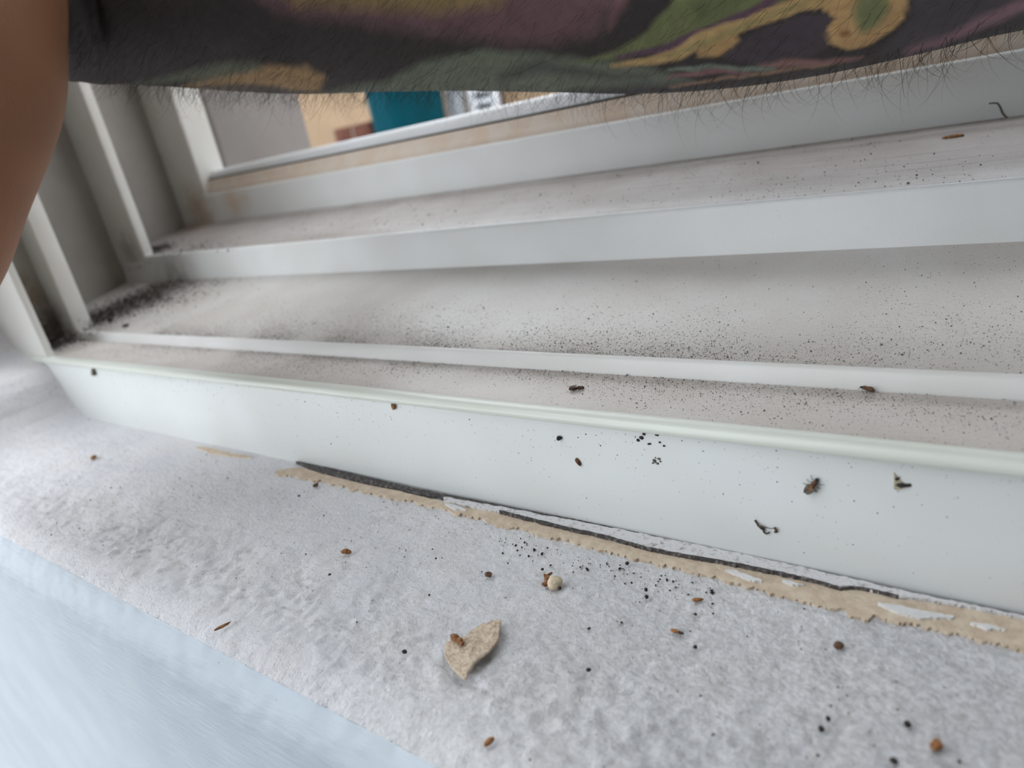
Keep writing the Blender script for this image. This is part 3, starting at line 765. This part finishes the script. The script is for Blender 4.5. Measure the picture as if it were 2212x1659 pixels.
for sx in (-1, 1):
    V_, F_ = loft_rings([ell(TX + sx * 80, TY - 10, -1070, 52, 62), ell(TX + sx * 80, TY - 10, -980, 50, 56), ell(TX + sx * 82, TY, -700, 66, 70), ell(TX + sx * 80, TY, -420, 82, 96), ell(TX + sx * 78, TY, -320, 84, 106)])
    mesh_from('trouser_leg', V_, F_, M_trouser, person, True)
V_, F_ = chain([(TX - 60, TY + 46, 190.), (TX - 140, TY + 40, 172), (TX - 190, TY + 4, 80), (TX - 200, TY - 60, -40), (TX - 198, TY - 124, -140)], [58, 66, 60, 54, 52], 70, na=40)
mesh_from('sleeve', V_, F_, M_shirt, person, True)
TY += 105; TX -= 20     # the head leans over the sill
hr = []
for z_, a_, b_, dy in ((230, 58, 60, -54), (290, 56, 60, -30), (318, 54, 62, 0), (328, 52, 70, 16), (345, 60, 84, 14), (380, 70, 94, 6), (430, 76, 98, 0), (480, 76, 98, -2), (520, 68, 90, -4), (548, 46, 62, -6), (556, 14, 20, -6)):
    hr.append(ell(TX, TY + 20 + dy, z_, a_, b_, 40, 2.1))
V_, F_ = loft_rings(hr); hparts = [(np.array(V_), F_)]
P_, f_ = blob_simple(np.array([13, 20, 24.]), np.array([TX, TY + 20 + 102, 408.])); hparts.append((P_, f_))
for sx in (-1, 1):
    P_, f_ = blob_simple(np.array([8, 18, 32.]), np.array([TX + sx * 79, TY + 12, 425.])); hparts.append((P_, f_))
V_, F_, o_ = [], [], 0
for a_, b_ in hparts:
    V_.append(a_); F_ += [[i + o_ for i in f] for f in b_]; o_ += len(a_)
M_head = plain('bare_skin', (150, 106, 78), 0.55, 0.08, 0.05)
mesh_from('head', np.concatenate(V_), F_, M_head, person, True)
V_, F_ = loft_rings([ell(TX, TY + 4, z_, a_, b_, 40, 2.1) for z_, a_, b_ in ((400, 70, 86), (440, 80, 96), (490, 80, 98), (530, 70, 90), (556, 46, 64), (564, 12, 18))])
mesh_from('head_hair', V_, F_, M_headhair, person, True)
for sx in (-1, 1):
    P_, f_ = blob_simple(np.array([13, 8, 8.]), np.array([TX + sx * 32, TY + 20 + 92, 440.])); mesh_from('eye', P_, f_, M_white, person, True)
P_, f_ = blob_simple(np.array([26, 8, 7.]), np.array([TX, TY + 20 + 98, 365.])); mesh_from('mouth', P_, f_, M_lips, person, True)

# arm hair: fine curved strands, most of them hanging from the underside
nr = np.empty(nv * 3, np.float32); me.vertices.foreach_get('normal', nr); nr = nr.reshape(-1, 3)
fore = (~behind) & (tw > 8) & (pu > 150) & (pu < 2330) & (pv > -120) & (pv < 260) & (hand_w < 0.05)
view = -co / np.linalg.norm(co, axis=1, keepdims=True)
facing = (nr * view).sum(1)
cand = np.where(fore & (facing > -0.15))[0]
edge = cand[np.abs(facing[cand]) < 0.28]; edge = edge[nr[edge, 2] < -0.5]
wgt = np.interp(pu[cand], [150, 800, 1100, 2300], [1.0, 0.8, 0.35, 0.25]); wgt /= wgt.sum()
roots = np.r_[RNG.choice(cand, 2300, replace=False, p=wgt), RNG.choice(edge, 420, replace=False)]
ax_l = unit(cen[0] - cen[6])     # towards the wrist
HV, HT = [], []
cnt = 0
for q, i in enumerate(roots):
    p, nn_ = co[i], nr[i].astype(float)
    hang = q >= 2300
    L = RNG.uniform(7, 15) if hang else RNG.uniform(4, 9)
    if hang:
        d0 = unit(nn_ * RNG.uniform(0.3, 0.7) + np.array([0, 0, -0.7]) + ax_l * RNG.uniform(-0.5, 0.9) + RNG.normal(0, 0.2, 3))
        rax = unit(-co[i] + RNG.normal(0, 70, 3)); turn = RNG.uniform(0.9, 3.0) * RNG.choice([1, 1, 1, -1])
    else:
        gdown = np.array([0, 0, -1.0])
        d0 = unit(nn_ * 0.22 + ax_l * RNG.uniform(0.4, 1.0) + gdown * RNG.uniform(0.2, 0.9) + RNG.normal(0, 0.15, 3))
        curl = -nn_ * RNG.uniform(0.0, 0.05) + RNG.normal(0, 0.03, 3)
    ns = 11 if hang else 6
    r0 = RNG.uniform(0.035, 0.055) if hang else RNG.uniform(0.02, 0.045)
    pts = [p - nn_ * 0.2]; d_ = d0
    for k in range(ns):
        pts.append(pts[-1] + d_ * L / ns)
        if hang:
            a_ = turn / ns; d_ = d_ * math.cos(a_) + np.cross(rax, d_) * math.sin(a_) + rax * (rax @ d_) * (1 - math.cos(a_))
        else: d_ = unit(d_ + curl * (8 / ns))
    pts = np.array(pts)
    a1 = unit(np.cross(d0, [0.31, 0.9, 0.2])); a2 = unit(np.cross(d0, a1))
    for k, pt in enumerate(pts):
        r = r0 * (1 - 0.8 * k / ns)
        for an in (0, 2.094, 4.189): HV.append(pt + (a1 * math.cos(an) + a2 * math.sin(an)) * r)
    for k in range(ns):
        b_ = cnt + 3 * k
        for j in range(3): HT.append((b_ + j, b_ + (j + 1) % 3, b_ + 3 + (j + 1) % 3, b_ + 3 + j))
    cnt += 3 * (ns + 1)
M_hair = plain('dark_arm_hair', (46, 36, 30), 0.5, 0.3, 0.2)
hair = fast_mesh('arm_hair', np.array(HV), np.array(HT), M_hair, person)
tag(hair, None, None, None, 'stuff')


# ------------------------------------------------------------------ dust, dirt and debris
def grains(name, P_, rad_, mat, parent=None, label=None, cat=None):
    """thousands of tiny uneven grains as one heap"""
    P_ = np.asarray(P_); m = len(P_)
    base = np.array([[1, 0, 0], [-1, 0, 0], [0, 1, 0], [0, -1, 0], [0, 0, 1], [0, 0, -1.]])
    tri = np.array([[0, 2, 4], [2, 1, 4], [1, 3, 4], [3, 0, 4], [2, 0, 5], [1, 2, 5], [3, 1, 5], [0, 3, 5]])
    sc_ = rad_[:, None, None] * RNG.uniform(0.5, 1.4, (m, 6, 1))
    an = RNG.uniform(0, 6.28, m); c_, s_ = np.cos(an), np.sin(an)
    Rz = np.zeros((m, 3, 3)); Rz[:, 0, 0] = c_; Rz[:, 0, 1] = -s_; Rz[:, 1, 0] = s_; Rz[:, 1, 1] = c_; Rz[:, 2, 2] = 1
    Vg = np.einsum('mij,mkj->mki', Rz, base[None] * sc_) + P_[:, None, :]
    T = tri[None] + (np.arange(m) * 6)[:, None, None]
    o = fast_mesh(name, Vg.reshape(-1, 3), T.reshape(-1, 3), mat, parent, smooth=False)
    if label: tag(o, label, cat, None, 'stuff')
    return o
def floor_z(y, prof):
    return np.interp(y, [p[0] for p in prof], [p[1] for p in prof])
CH1 = [(95.8, -51.0), (105, -51.5), (113.2, -51.0)]
CH2 = [(116.8, -48.5), (128, -46.6), (146, -43.0), (163, -39.8)]
CH3 = [(168, -28.1), (180, -26.6), (204, -23.6), (214, -22.6), (215, -21.6), (219.5, -21.2)]
M_dust = plain('grey_brown_grit', (118, 108, 100), 0.95, 0.4, 0.7, 0, (84, 75, 68))
M_dirt = plain('dark_dirt', (62, 54, 48), 0.95, 0.4, 0.5, 0, (40, 34, 30))
def clumpy(x, y, sc=0.09, thr=0.0):
    return LN(np.c_[x, y, 0 * x] * sc + 5) > thr + RNG.normal(0, 0.35, len(x))
def scatter(nm, prof, n, fy, rr, mat, label, xr=(-290, 60)):
    x = RNG.uniform(xr[0], xr[1], n * 3); y = fy(n * 3)
    ok = (y > prof[0][0]) & (y < prof[-1][0]) & clumpy(x, y, 0.06, -0.25)
    x, y = x[ok][:n], y[ok][:n]
    r = RNG.lognormal(math.log(rr), 0.45, len(x)).clip(0.03, 0.4)
    return grains(nm, np.c_[x, y, floor_z(y, prof) + r * 0.5], r, mat, None, label, 'dust')
scatter('dust_grains', CH2, 30000, lambda n: np.where(RNG.random(n) < 0.84, 116.6 + RNG.exponential(6.5, n), RNG.uniform(117, 163, n)), 0.052, M_dust, 'dark grit piled along the lower edge of the wide channel')
scatter('dust_grains', CH1, 16000, lambda n: 113.4 - RNG.exponential(5.5, n), 0.05, M_dust, 'fine grit lying in the narrow inner channel')
scatter('dust_grains', CH3, 2600, lambda n: RNG.uniform(168, 219, n), 0.1, M_dust, 'coarse grit scattered in the outermost grimy channel')
# grit stuck to the upright face and to the sill
m = 520; x = RNG.uniform(-250, 40, m); z_ = -52.8 - RNG.exponential(6, m); ok = z_ > -74; x, z_ = x[ok], z_[ok]
r = RNG.lognormal(math.log(0.08), 0.4, len(x)).clip(0.03, 0.3)
grains('dust_specks', np.c_[x, np.full(len(x), YF - 0.02), z_], r, M_dirt, None, 'tiny dark specks stuck to the smooth inner frame face', 'dust')
m = 900; x = RNG.uniform(-240, 40, m); y = RNG.uniform(44, 92, m); k_ = clumpy(x, y, 0.05, 0.0); x, y = x[k_], y[k_]
r = RNG.lognormal(math.log(0.11), 0.45, len(x)).clip(0.04, 0.42)
Ps = np.c_[x, y, np.full(len(x), SZ)]; Ps[:, 2] += grit(Ps) * rough_amp(Ps) + r * 0.2
grains('dirt_specks', Ps, r, M_dirt, None, 'tiny dark specks sprinkled over the roughcast sill', 'dust')
# dark specks crowding the beige strip near the middle of the sill
cl = np.array([on_z(u, v, SZ + 0.4) for u, v in zip(RNG.normal(1330, 120, 150), RNG.normal(0, 26, 150))])
uu = RNG.uniform(1080, 1540, 170); vv = 1150 + (uu - 1080) * 0.235 + RNG.exponential(26, 170) + 8
Pm = np.array([on_z(u, v, SZ + 0.2) for u, v in zip(uu, vv)])
grains('mould_specks', Pm, RNG.lognormal(math.log(0.13), 0.5, len(Pm)).clip(0.05, 0.4), M_dirt, None, 'black mould specks beside the middle of the beige strip', 'mould')
# dirt packed into the corner where jamb and rail meet
Pd = []
for c, sg, k in (((-318, 146, -44), (13, 15, 2.4), 3600), ((-327, 127, -47), (10, 7, 1.6), 2400), ((-322, 106, -50.6), (9, 6, 1.2), 1700), ((-352, 176, -26), (8, 6, 2.2), 1300), ((-296, 150, -42.5), (18, 11, 0.4), 1000)):
    Pd.append(np.array(c) + RNG.normal(0, 1, (k, 3)) * sg)
Pd = np.concatenate(Pd)
fz = np.where(Pd[:, 1] < 114.5, floor_z(Pd[:, 1], CH1), np.where(Pd[:, 1] < 165, floor_z(Pd[:, 1], CH2), floor_z(Pd[:, 1], CH3)))
Pd[:, 2] = np.maximum(Pd[:, 2], fz + 0.1) ; Pd[:, 2] = fz + np.abs(Pd[:, 2] - fz) * 0.55
grains('corner_dirt', Pd, RNG.lognormal(math.log(0.2), 0.45, len(Pd)).clip(0.06, 0.6), M_dirt, None, 'dark crumbly dirt packed in the corner under the jamb', 'dirt')

# --- single bits, each placed where it lies
def blob(seed, scale, sub=2, rough=0.35, fr=0.9):
    bm = bmesh.new(); bmesh.ops.create_icosphere(bm, subdivisions=sub, radius=1.0)
    P_ = np.array([v.co for v in bm.verts]); Fc = [[v.index for v in f.verts] for f in bm.faces]; bm.free()
    k = 1 + rough * LN(P_ * fr + seed * 7.3) + rough * 0.5 * LN(P_ * fr * 2.6 + seed * 3.1)
    return P_ * k[:, None] * np.array(scale), Fc
def frame_for(kind, u, v):
    if kind == 'sill':
        p = on_z(u, v, SZ + 0.2); p = p + np.array([0, 0, 0.12]); return p, np.eye(3)
    if kind == 'face':
        p = on_y(u, v, YF - 0.03); return p, np.array([[1, 0, 0], [0, 0, -1], [0, 1, 0.]]).T @ np.diag([1, 1, 1])
    prof = {'ch1': CH1, 'ch2': CH2, 'ch3': CH3}[kind]
    d_ = ray(u, v)
    for y in np.linspace(prof[0][0], prof[-1][0], 400):
        p = d_ * (y / d_[1])
        if p[2] <= floor_z(y, prof): break
    best = min(np.linspace(prof[0][0], prof[-1][0], 800), key=lambda y: abs((d_ * (y / d_[1]))[2] - floor_z(y, prof)))
    p = d_ * (best / d_[1]); p[2] = floor_z(best, prof) + 0.05
    return p, np.eye(3)
def local(kind):
    """columns: along the window, away along the surface, out of the surface"""
    if kind == 'face': return np.array([[1, 0, 0], [0, 0, -1], [0, 1, 0.]])   # x, z up, out towards the room
    return np.eye(3)
def rotz(a): c_, s_ = math.cos(a), math.sin(a); return np.array([[c_, -s_, 0], [s_, c_, 0], [0, 0, 1.]])
def world_pts(kind, u, v, Pl, ang):
    p, _ = frame_for(kind, u, v)
    return p + (Pl @ rotz(ang).T) @ local(kind).T
M_crumb = {
    'brown': plain('brown_crumb', (120, 88, 62), 0.85, 0.4, 1.4, 0.2, (70, 50, 36)),
    'dark': plain('dark_pellet', (56, 50, 46), 0.85, 0.3, 1.4, 0.2),
    'rust': plain('rusty_crumb', (168, 124, 82), 0.85, 0.3, 1.4, 0.2, (120, 78, 44)),
    'cream': plain('cream_crumb', (222, 204, 176), 0.9, 0.1, 1.0, 0.3),
    'amber': plain('amber_husk', (166, 110, 58), 0.4, 0.4, 1.5, 0.2, (96, 58, 28)),
    'grey': plain('grey_scrap', (120, 112, 104), 0.9, 0.3, 1.4, 0.2),
}
def crumb(name, kind, u, v, size, mat, label, cat, ang=0.0, seed=1, asp=(1, 0.75, 0.6), group=None, rough=0.4):
    P_, Fc = blob(seed, np.array(asp) * size, 2, rough)
    P_[:, 2] -= P_[:, 2].min() + size * 0.12
    o = mesh_from(name, world_pts(kind, u, v, P_, ang), Fc, M_crumb[mat], None, True)
    return tag(o, label, cat, group)

# paint chip with the amber husk on it
chip_px = [(1083, 1342), (1085, 1352), (1080, 1372), (1077, 1388), (1068, 1400), (1064, 1405), (1056, 1413), (1045, 1424), (1040, 1427), (1028, 1437), (1020, 1447), (1012, 1458), (1008, 1469), (1004, 1472), (998, 1468), (985, 1455), (975, 1440), (966, 1430), (962, 1420), (963, 1405), (964, 1393), (972, 1388), (985, 1384), (996, 1382), (1006, 1376), (1014, 1368), (1026, 1361), (1036, 1353), (1046, 1350), (1056, 1350), (1066, 1343), (1076, 1341)]
M_chip = plain('flaked_render', (226, 209, 188), 0.9, 0.2, 1.6, 0.5, (194, 172, 148))
Pc = np.array([on_z(u, v, SZ + 0.9) for u, v in chip_px]); cc = Pc.mean(0)
rings = []
for k, (sc_, hz) in enumerate(((1.0, 0.0), (1.01, 0.25), (0.98, 0.5), (0.75, 0.6), (0.5, 0.62), (0.25, 0.6))):
    q = cc + (Pc - cc) * sc_
    q = q + np.c_[LN(q * 1.3 + 3) * 0.22, LN(q * 1.3 + 9) * 0.22, LN(q * 1.6 + 3) * 0.16 * (k > 0)]
    q[:, 2] += hz * 0.9 + 0.07 * np.abs((q - cc)[:, 0]) * (q[:, 0] > cc[0])
    rings.append(q)
Vc = np.concatenate(rings + [[cc + [0, 0, 0.85]], [cc]])
n_ = len(chip_px); Fc = []
for i in range(len(rings) - 1):
    for j in range(n_): Fc.append([i * n_ + j, i * n_ + (j + 1) % n_, (i + 1) * n_ + (j + 1) % n_, (i + 1) * n_ + j])
for j in range(n_):
    Fc.append([(len(rings) - 1) * n_ + j, (len(rings) - 1) * n_ + (j + 1) % n_, len(rings) * n_])
    Fc.append([(j + 1) % n_, j, len(rings) * n_ + 1])
chip = empty('paint_chip', (cc[0], cc[1], SZ))
tag(chip, 'jagged beige paint chip lying on the roughcast sill', 'paint chip')
o = mesh_from('flake', Vc, Fc, M_chip, chip, False); fix_normals(o)
for (u, v), sz, sd in (((983, 1378), 0.75, 3), ((992, 1384), 0.6, 5), ((998, 1390), 0.4, 8)):
    P_, f_ = blob(sd, (sz * 1.1, sz * .8, sz * .8), 2, 0.5)
    mesh_from('husk', P_ + on_z(u, v, SZ + 1.9), f_, M_crumb['amber'], chip, True)
# cream ball with a torn brown husk
ball = empty('cream_crumb', on_z(1200, 1262, SZ))
tag(ball, 'round cream crumb with a torn brown husk on the sill', 'crumb')
P_, f_ = blob(4, (1.35, 1.35, 1.15), 3, 0.12); mesh_from('crumb_ball', P_ + on_z(1199, 1259, SZ + 1.0), f_, M_crumb['cream'], ball, True)
for (u, v), sc_, a_, sd in (((1182, 1252), (.5, 1.0, .4), .5, 1), ((1178, 1262), (.42, .55, .4), -.3, 2), ((1187, 1241), (.3, .85, .3), -.4, 6), ((1177, 1243), (.22, .5, .25), .7, 9)):
    P_, f_ = blob(sd, sc_, 2, 0.5); mesh_from('husk', (P_ @ rotz(a_).T) + on_z(u, v, SZ + 0.9), f_, M_crumb['amber'], ball, True)
P_, f_ = blob(12, (.3, .3, .3), 2, 0.3); mesh_from('dark_spot', P_ + on_z(1209, 1271, SZ + 0.6), f_, M_crumb['dark'], ball, True)

def insect(name, kind, u, v, L, ang, label, wing=True, col='brown'):
    p0 = world_pts(kind, u, v, np.zeros((1, 3)), 0)[0]
    r_ = empty(name, p0); tag(r_, label, 'insect')
    P_, f_ = blob(3, (L * .34, L * .17, L * .15), 2, 0.15); P_ += [-L * .18, 0, L * .14]
    mesh_from('abdomen', world_pts(kind, u, v, P_, ang), f_, M_crumb[col], r_, True)
    P_, f_ = blob(5, (L * .17, L * .13, L * .13), 2, 0.2); P_ += [L * .2, 0, L * .13]
    mesh_from('thorax', world_pts(kind, u, v, P_, ang), f_, M_crumb['brown'], r_, True)
    P_, f_ = blob(7, (L * .10, L * .10, L * .10), 2, 0.2); P_ += [L * .42, L * .03, L * .11]
    mesh_from('head', world_pts(kind, u, v, P_, ang), f_, M_crumb['dark'], r_, True)
    for s in (-1, 1):
        for k in range(3):
            a0 = np.array([L * (.28 - .12 * k), s * L * .1, L * .12]); a1 = a0 + [L * (.1 - .12 * k), s * L * .16, L * .06]; a2 = a1 + [L * (.02 - .08 * k), s * L * .1, -L * .16]
            V_, F_ = tube(np.array([a0, (a0 + a1) / 2, a1, (a1 + a2) / 2, a2]), np.full(5, L * .014), None, 5)
            mesh_from('leg', world_pts(kind, u, v, V_, ang), F_, M_crumb['dark'], r_)
    if wing:
        for s in (-1, 1):
            P_, f_ = blob(9, (L * .3, L * .10, L * .012), 2, 0.1); P_ = P_ @ rotz(s * .25).T + [-L * .2, s * L * .12, L * .28]
            mesh_from('wing', world_pts(kind, u, v, P_, ang), f_, M_crumb['grey'], r_, True)
    return r_
insect('dead_insect', 'face', 1755, 1047, 3.1, 0.95, 'dead tan winged insect stuck to the smooth inner frame face', True, 'rust')
insect('dead_insect', 'ch1', 1246, 843, 3.0, 0.5, 'small dead brown insect in the inner channel', True, 'brown')
insect('dead_insect', 'ch1', 1874, 838, 2.6, 2.6, 'curled dead dark insect against the track rib', False, 'brown')
insect('dead_insect', 'sill', 1463, 1369, 2.0, 0.0, 'tiny amber dead insect lying on the sill', False, 'amber')

M_thread = plain('brown_fibre', (92, 78, 62), 0.8, 0.3, 1.0)
def fibre(pts, kind, rr):
    pts = np.array([world_pts(kind, u, v, np.array([[0, 0, h]]), 0)[0] for u, v, h in pts])
    dd = np.r_[0, np.cumsum(np.linalg.norm(np.diff(pts, axis=0), axis=1))]
    s_ = np.linspace(0, dd[-1], len(pts) * 6)
    return tube(cat(pts, dd, s_), np.full(len(s_), rr), None, 6, (0.2, 0.9, 0.3))
def merge(parts):
    V_, F_, o_ = [], [], 0
    for pv_, pf_ in parts:
        V_.append(pv_); F_ += [[i + o_ for i in f] for f in pf_]; o_ += len(pv_)
    return np.concatenate(V_), F_
V_, F_ = merge([fibre([(1631, 1123, .1), (1638, 1131, .3), (1645, 1138, .4), (1650, 1143, .2)], 'face', .16),
                fibre([(1637, 1134, .2), (1646, 1135, .5), (1652, 1140, .3), (1650, 1147, .2), (1657, 1151, .3), (1663, 1148, .2)], 'face', .13),
                fibre([(1644, 1133, .3), (1656, 1138, .2), (1666, 1141, .1), (1675, 1138, .2)], 'face', .05),
                fibre([(1673, 1138, .2), (1678, 1143, .4), (1675, 1148, .2), (1679, 1147, .2)], 'face', .18)])
tag(mesh_from('fibre_tangle', V_, F_, M_thread, None, True), 'twisted dark fibre tangle stuck to the smooth inner frame face', 'fibre')
def riser_pts(pts): return np.array([on_y(u, v, 219.75) for u, v in pts])
pts = riser_pts([(2136, 224), (2146, 223), (2154, 224), (2160, 232), (2166, 246), (2176, 254), (2190, 257), (2202, 252), (2214, 253)])
dd = np.r_[0, np.cumsum(np.linalg.norm(np.diff(pts, axis=0), axis=1))]; s_ = np.linspace(0, dd[-1], 50)
V_, F_ = tube(cat(pts, dd, s_), np.full(50, 0.16), None, 6, (0.2, 0.9, 0.3))
tag(mesh_from('hair_strand', V_, F_, M_thread, None, True), 'thin brown hair stuck low on the outer white riser', 'hair')
crumb('rust_flake', 'ch3', 2062, 297, 1.6, 'rust', 'flat rust coloured flake lying in the outer grimy channel', 'flake', 0.1, 3, (1.5, .5, .25))
crumb('debris_bit', 'face', 1250, 997, 0.7, 'brown', 'slim brown scrap on the inner frame face above the mould line', 'debris', -1.0, 4, (1.4, .5, .4))
crumb('debris_bit', 'face', 1209, 945, 0.55, 'dark', 'small dark scrap just under the green-tinged front lip', 'debris', 0.6, 5)
c1 = empty('dirt_cluster', world_pts('face', 1418, 995, np.zeros((1, 3)), 0)[0]); tag(c1, 'lacy grey dirt cluster in the middle of the inner frame face', 'debris')
for k, (du, dv, s_) in enumerate(((-4, 0, .45), (5, -4, .35), (2, 6, .3), (9, 2, .28), (-8, 5, .22), (-2, -6, .25))):
    P_, f_ = blob(k + 20, (s_, s_ * .8, s_ * .6), 1, 0.5); mesh_from('speck', world_pts('face', 1418 + du, 995 + dv, P_, 0), f_, M_crumb['grey'], c1, True)
c2 = empty('dirt_cluster', world_pts('face', 1385, 945, np.zeros((1, 3)), 0)[0]); tag(c2, 'loose dark dirt cluster just under the front lip', 'debris')
for k, (du, dv, s_) in enumerate(((0, 0, .5), (-6, 6, .4), (18, 14, .35), (6, -8, .35), (34, -6, .4), (40, 10, .3), (50, 18, .28), (-22, -24, .35), (-12, -28, .3))):
    P_, f_ = blob(k + 40, (s_, s_ * .8, s_ * .6), 1, 0.5); mesh_from('speck', world_pts('face', 1385 + du, 945 + dv, P_, 0), f_, M_crumb['dark'], c2, True)
# small tan triangular stain flake with two dark bits
fl = empty('tape_scrap', world_pts('face', 1940, 1045, np.zeros((1, 3)), 0)[0]); tag(fl, 'thin yellowed triangular scrap with two dark bits', 'scrap')
tri = [(1931, 1020), (1936, 1026), (1946, 1038), (1957, 1050), (1948, 1056), (1938, 1058), (1931, 1056)]
A = np.array([on_y(u, v, YF - 0.02) for u, v in tri]); B = A + [0, -0.12, 0]; k = len(tri)
o = mesh_from('film', np.r_[A, B], [list(range(k)), list(range(k, 2 * k))[::-1]] + [[j, (j + 1) % k, k + (j + 1) % k, k + j] for j in range(k)], plain('yellowed_film', (178, 170, 142), 0.5, 0.1, 0.8), fl); fix_normals(o)
for (u, v), sc_ in (((1949, 1047), (.85, .38, .35)), ((1962, 1048), (.4, .34, .3)), ((1937, 1034), (.3, .3, .25))):
    P_, f_ = blob(u % 17, sc_, 2, 0.45); mesh_from('dirt_bit', world_pts('face', u, v, P_, 0.1), f_, M_crumb['dark'], fl, True)

crumb('plaster_crumb', 'sill', 750, 1196, 1.0, 'rust', 'orange-brown crumb on the pale half of the sill', 'crumb', .3, 2)
crumb('plaster_crumb', 'sill', 1057, 1246, 0.75, 'brown', 'brown crumb between the cream crumb and the pale sill end', 'crumb', .2, 3)
crumb('plaster_crumb', 'sill', 1508, 1298, 0.75, 'rust', 'light tan crumb below the beige strip beside a dark pellet', 'crumb', .4, 6, (1.2, .6, .35))
crumb('plaster_crumb', 'sill', 1058, 1607, 0.8, 'rust', 'tan crumb near the rounded front edge of the sill', 'crumb', 1.3, 7, (1.1, .6, .4))
crumb('plaster_crumb', 'sill', 2022, 1617, 0.75, 'amber', 'amber and black crumb at the shaded front of the sill', 'crumb', .9, 8)
crumb('plaster_crumb', 'sill', 482, 1356, 0.9, 'rust', 'slim tan splinter at the sill edge above the pale wall', 'crumb', 1.2, 9, (1.5, .35, .3))
crumb('plaster_crumb', 'sill', 682, 1052, 0.7, 'brown', 'dark tan crumb under the start of the beige strip', 'crumb', 1.2, 19)
for k, (u, v, s_, lb) in enumerate((
        (875, 1412, .55, 'black pellet to the left of the paint chip'),
        (1272, 1451, .5, 'black pellet a little right of the paint chip tip'),
        (1502, 1402, .42, 'small black pellet below the amber insect'),
        (1812, 1401, .85, 'large brown-black pellet below the widest beige patch'),
        (1355, 1221, .5, 'round dark pellet beside the beige strip middle'),
        (1397, 1293, .5, 'upper of two brown pellets in a column on the sill'),
        (1396, 1278, .5, 'top brown pellet of the column below the beige strip'),
        (1789, 1558, .5, 'dark pellet above its twin near the shaded sill front'),
        (1774, 1579, .55, 'dark pellet below its twin near the shaded sill front'),
        (1961, 1571, .62, 'blue-black pellet on the shaded front half of the sill'),
        (1932, 1650, .6, 'dark pellet cut by the bottom picture edge'),
        (1172, 1233, .4, 'tiny black pellet just above the cream crumb'),
        (1273, 1361, .35, 'tiny black pellet between paint chip and amber insect'))):
    crumb('dark_pellet', 'sill', u, v, s_ * .8, 'dark' if k != 3 else 'brown', lb, 'pellet', .3 * k, 30 + k, (1, .85, .75), 'dark pellets on the sill', 0.25)
for k, (kd, u, v, s_, lb) in enumerate((
        ('ch2', 240, 694, 1.6, 'dark dirt lump on the wide channel by the jamb corner'),
        ('ch2', 272, 706, 1.7, 'dark dirt lump touching the track rib near the jamb'),
        ('face', 205, 803, 1.4, 'grey-green fleck on the inner frame face by the reveal'),
        ('face', 852, 876, 0.9, 'tan fleck hanging under the lip on the left half'),
        ('sill', 284, 905, 1.3, 'pale tan crumb in the sill corner by the reveal'),
        ('sill', 205, 990, 1.2, 'small tan crumb on the blurred sill end'))):
    crumb('dirt_lump', kd, u, v, s_, 'dark' if k < 2 else ('grey' if k == 2 else 'rust'), lb, 'dirt', .5 * k, 60 + k, (1.1, .7, .45))
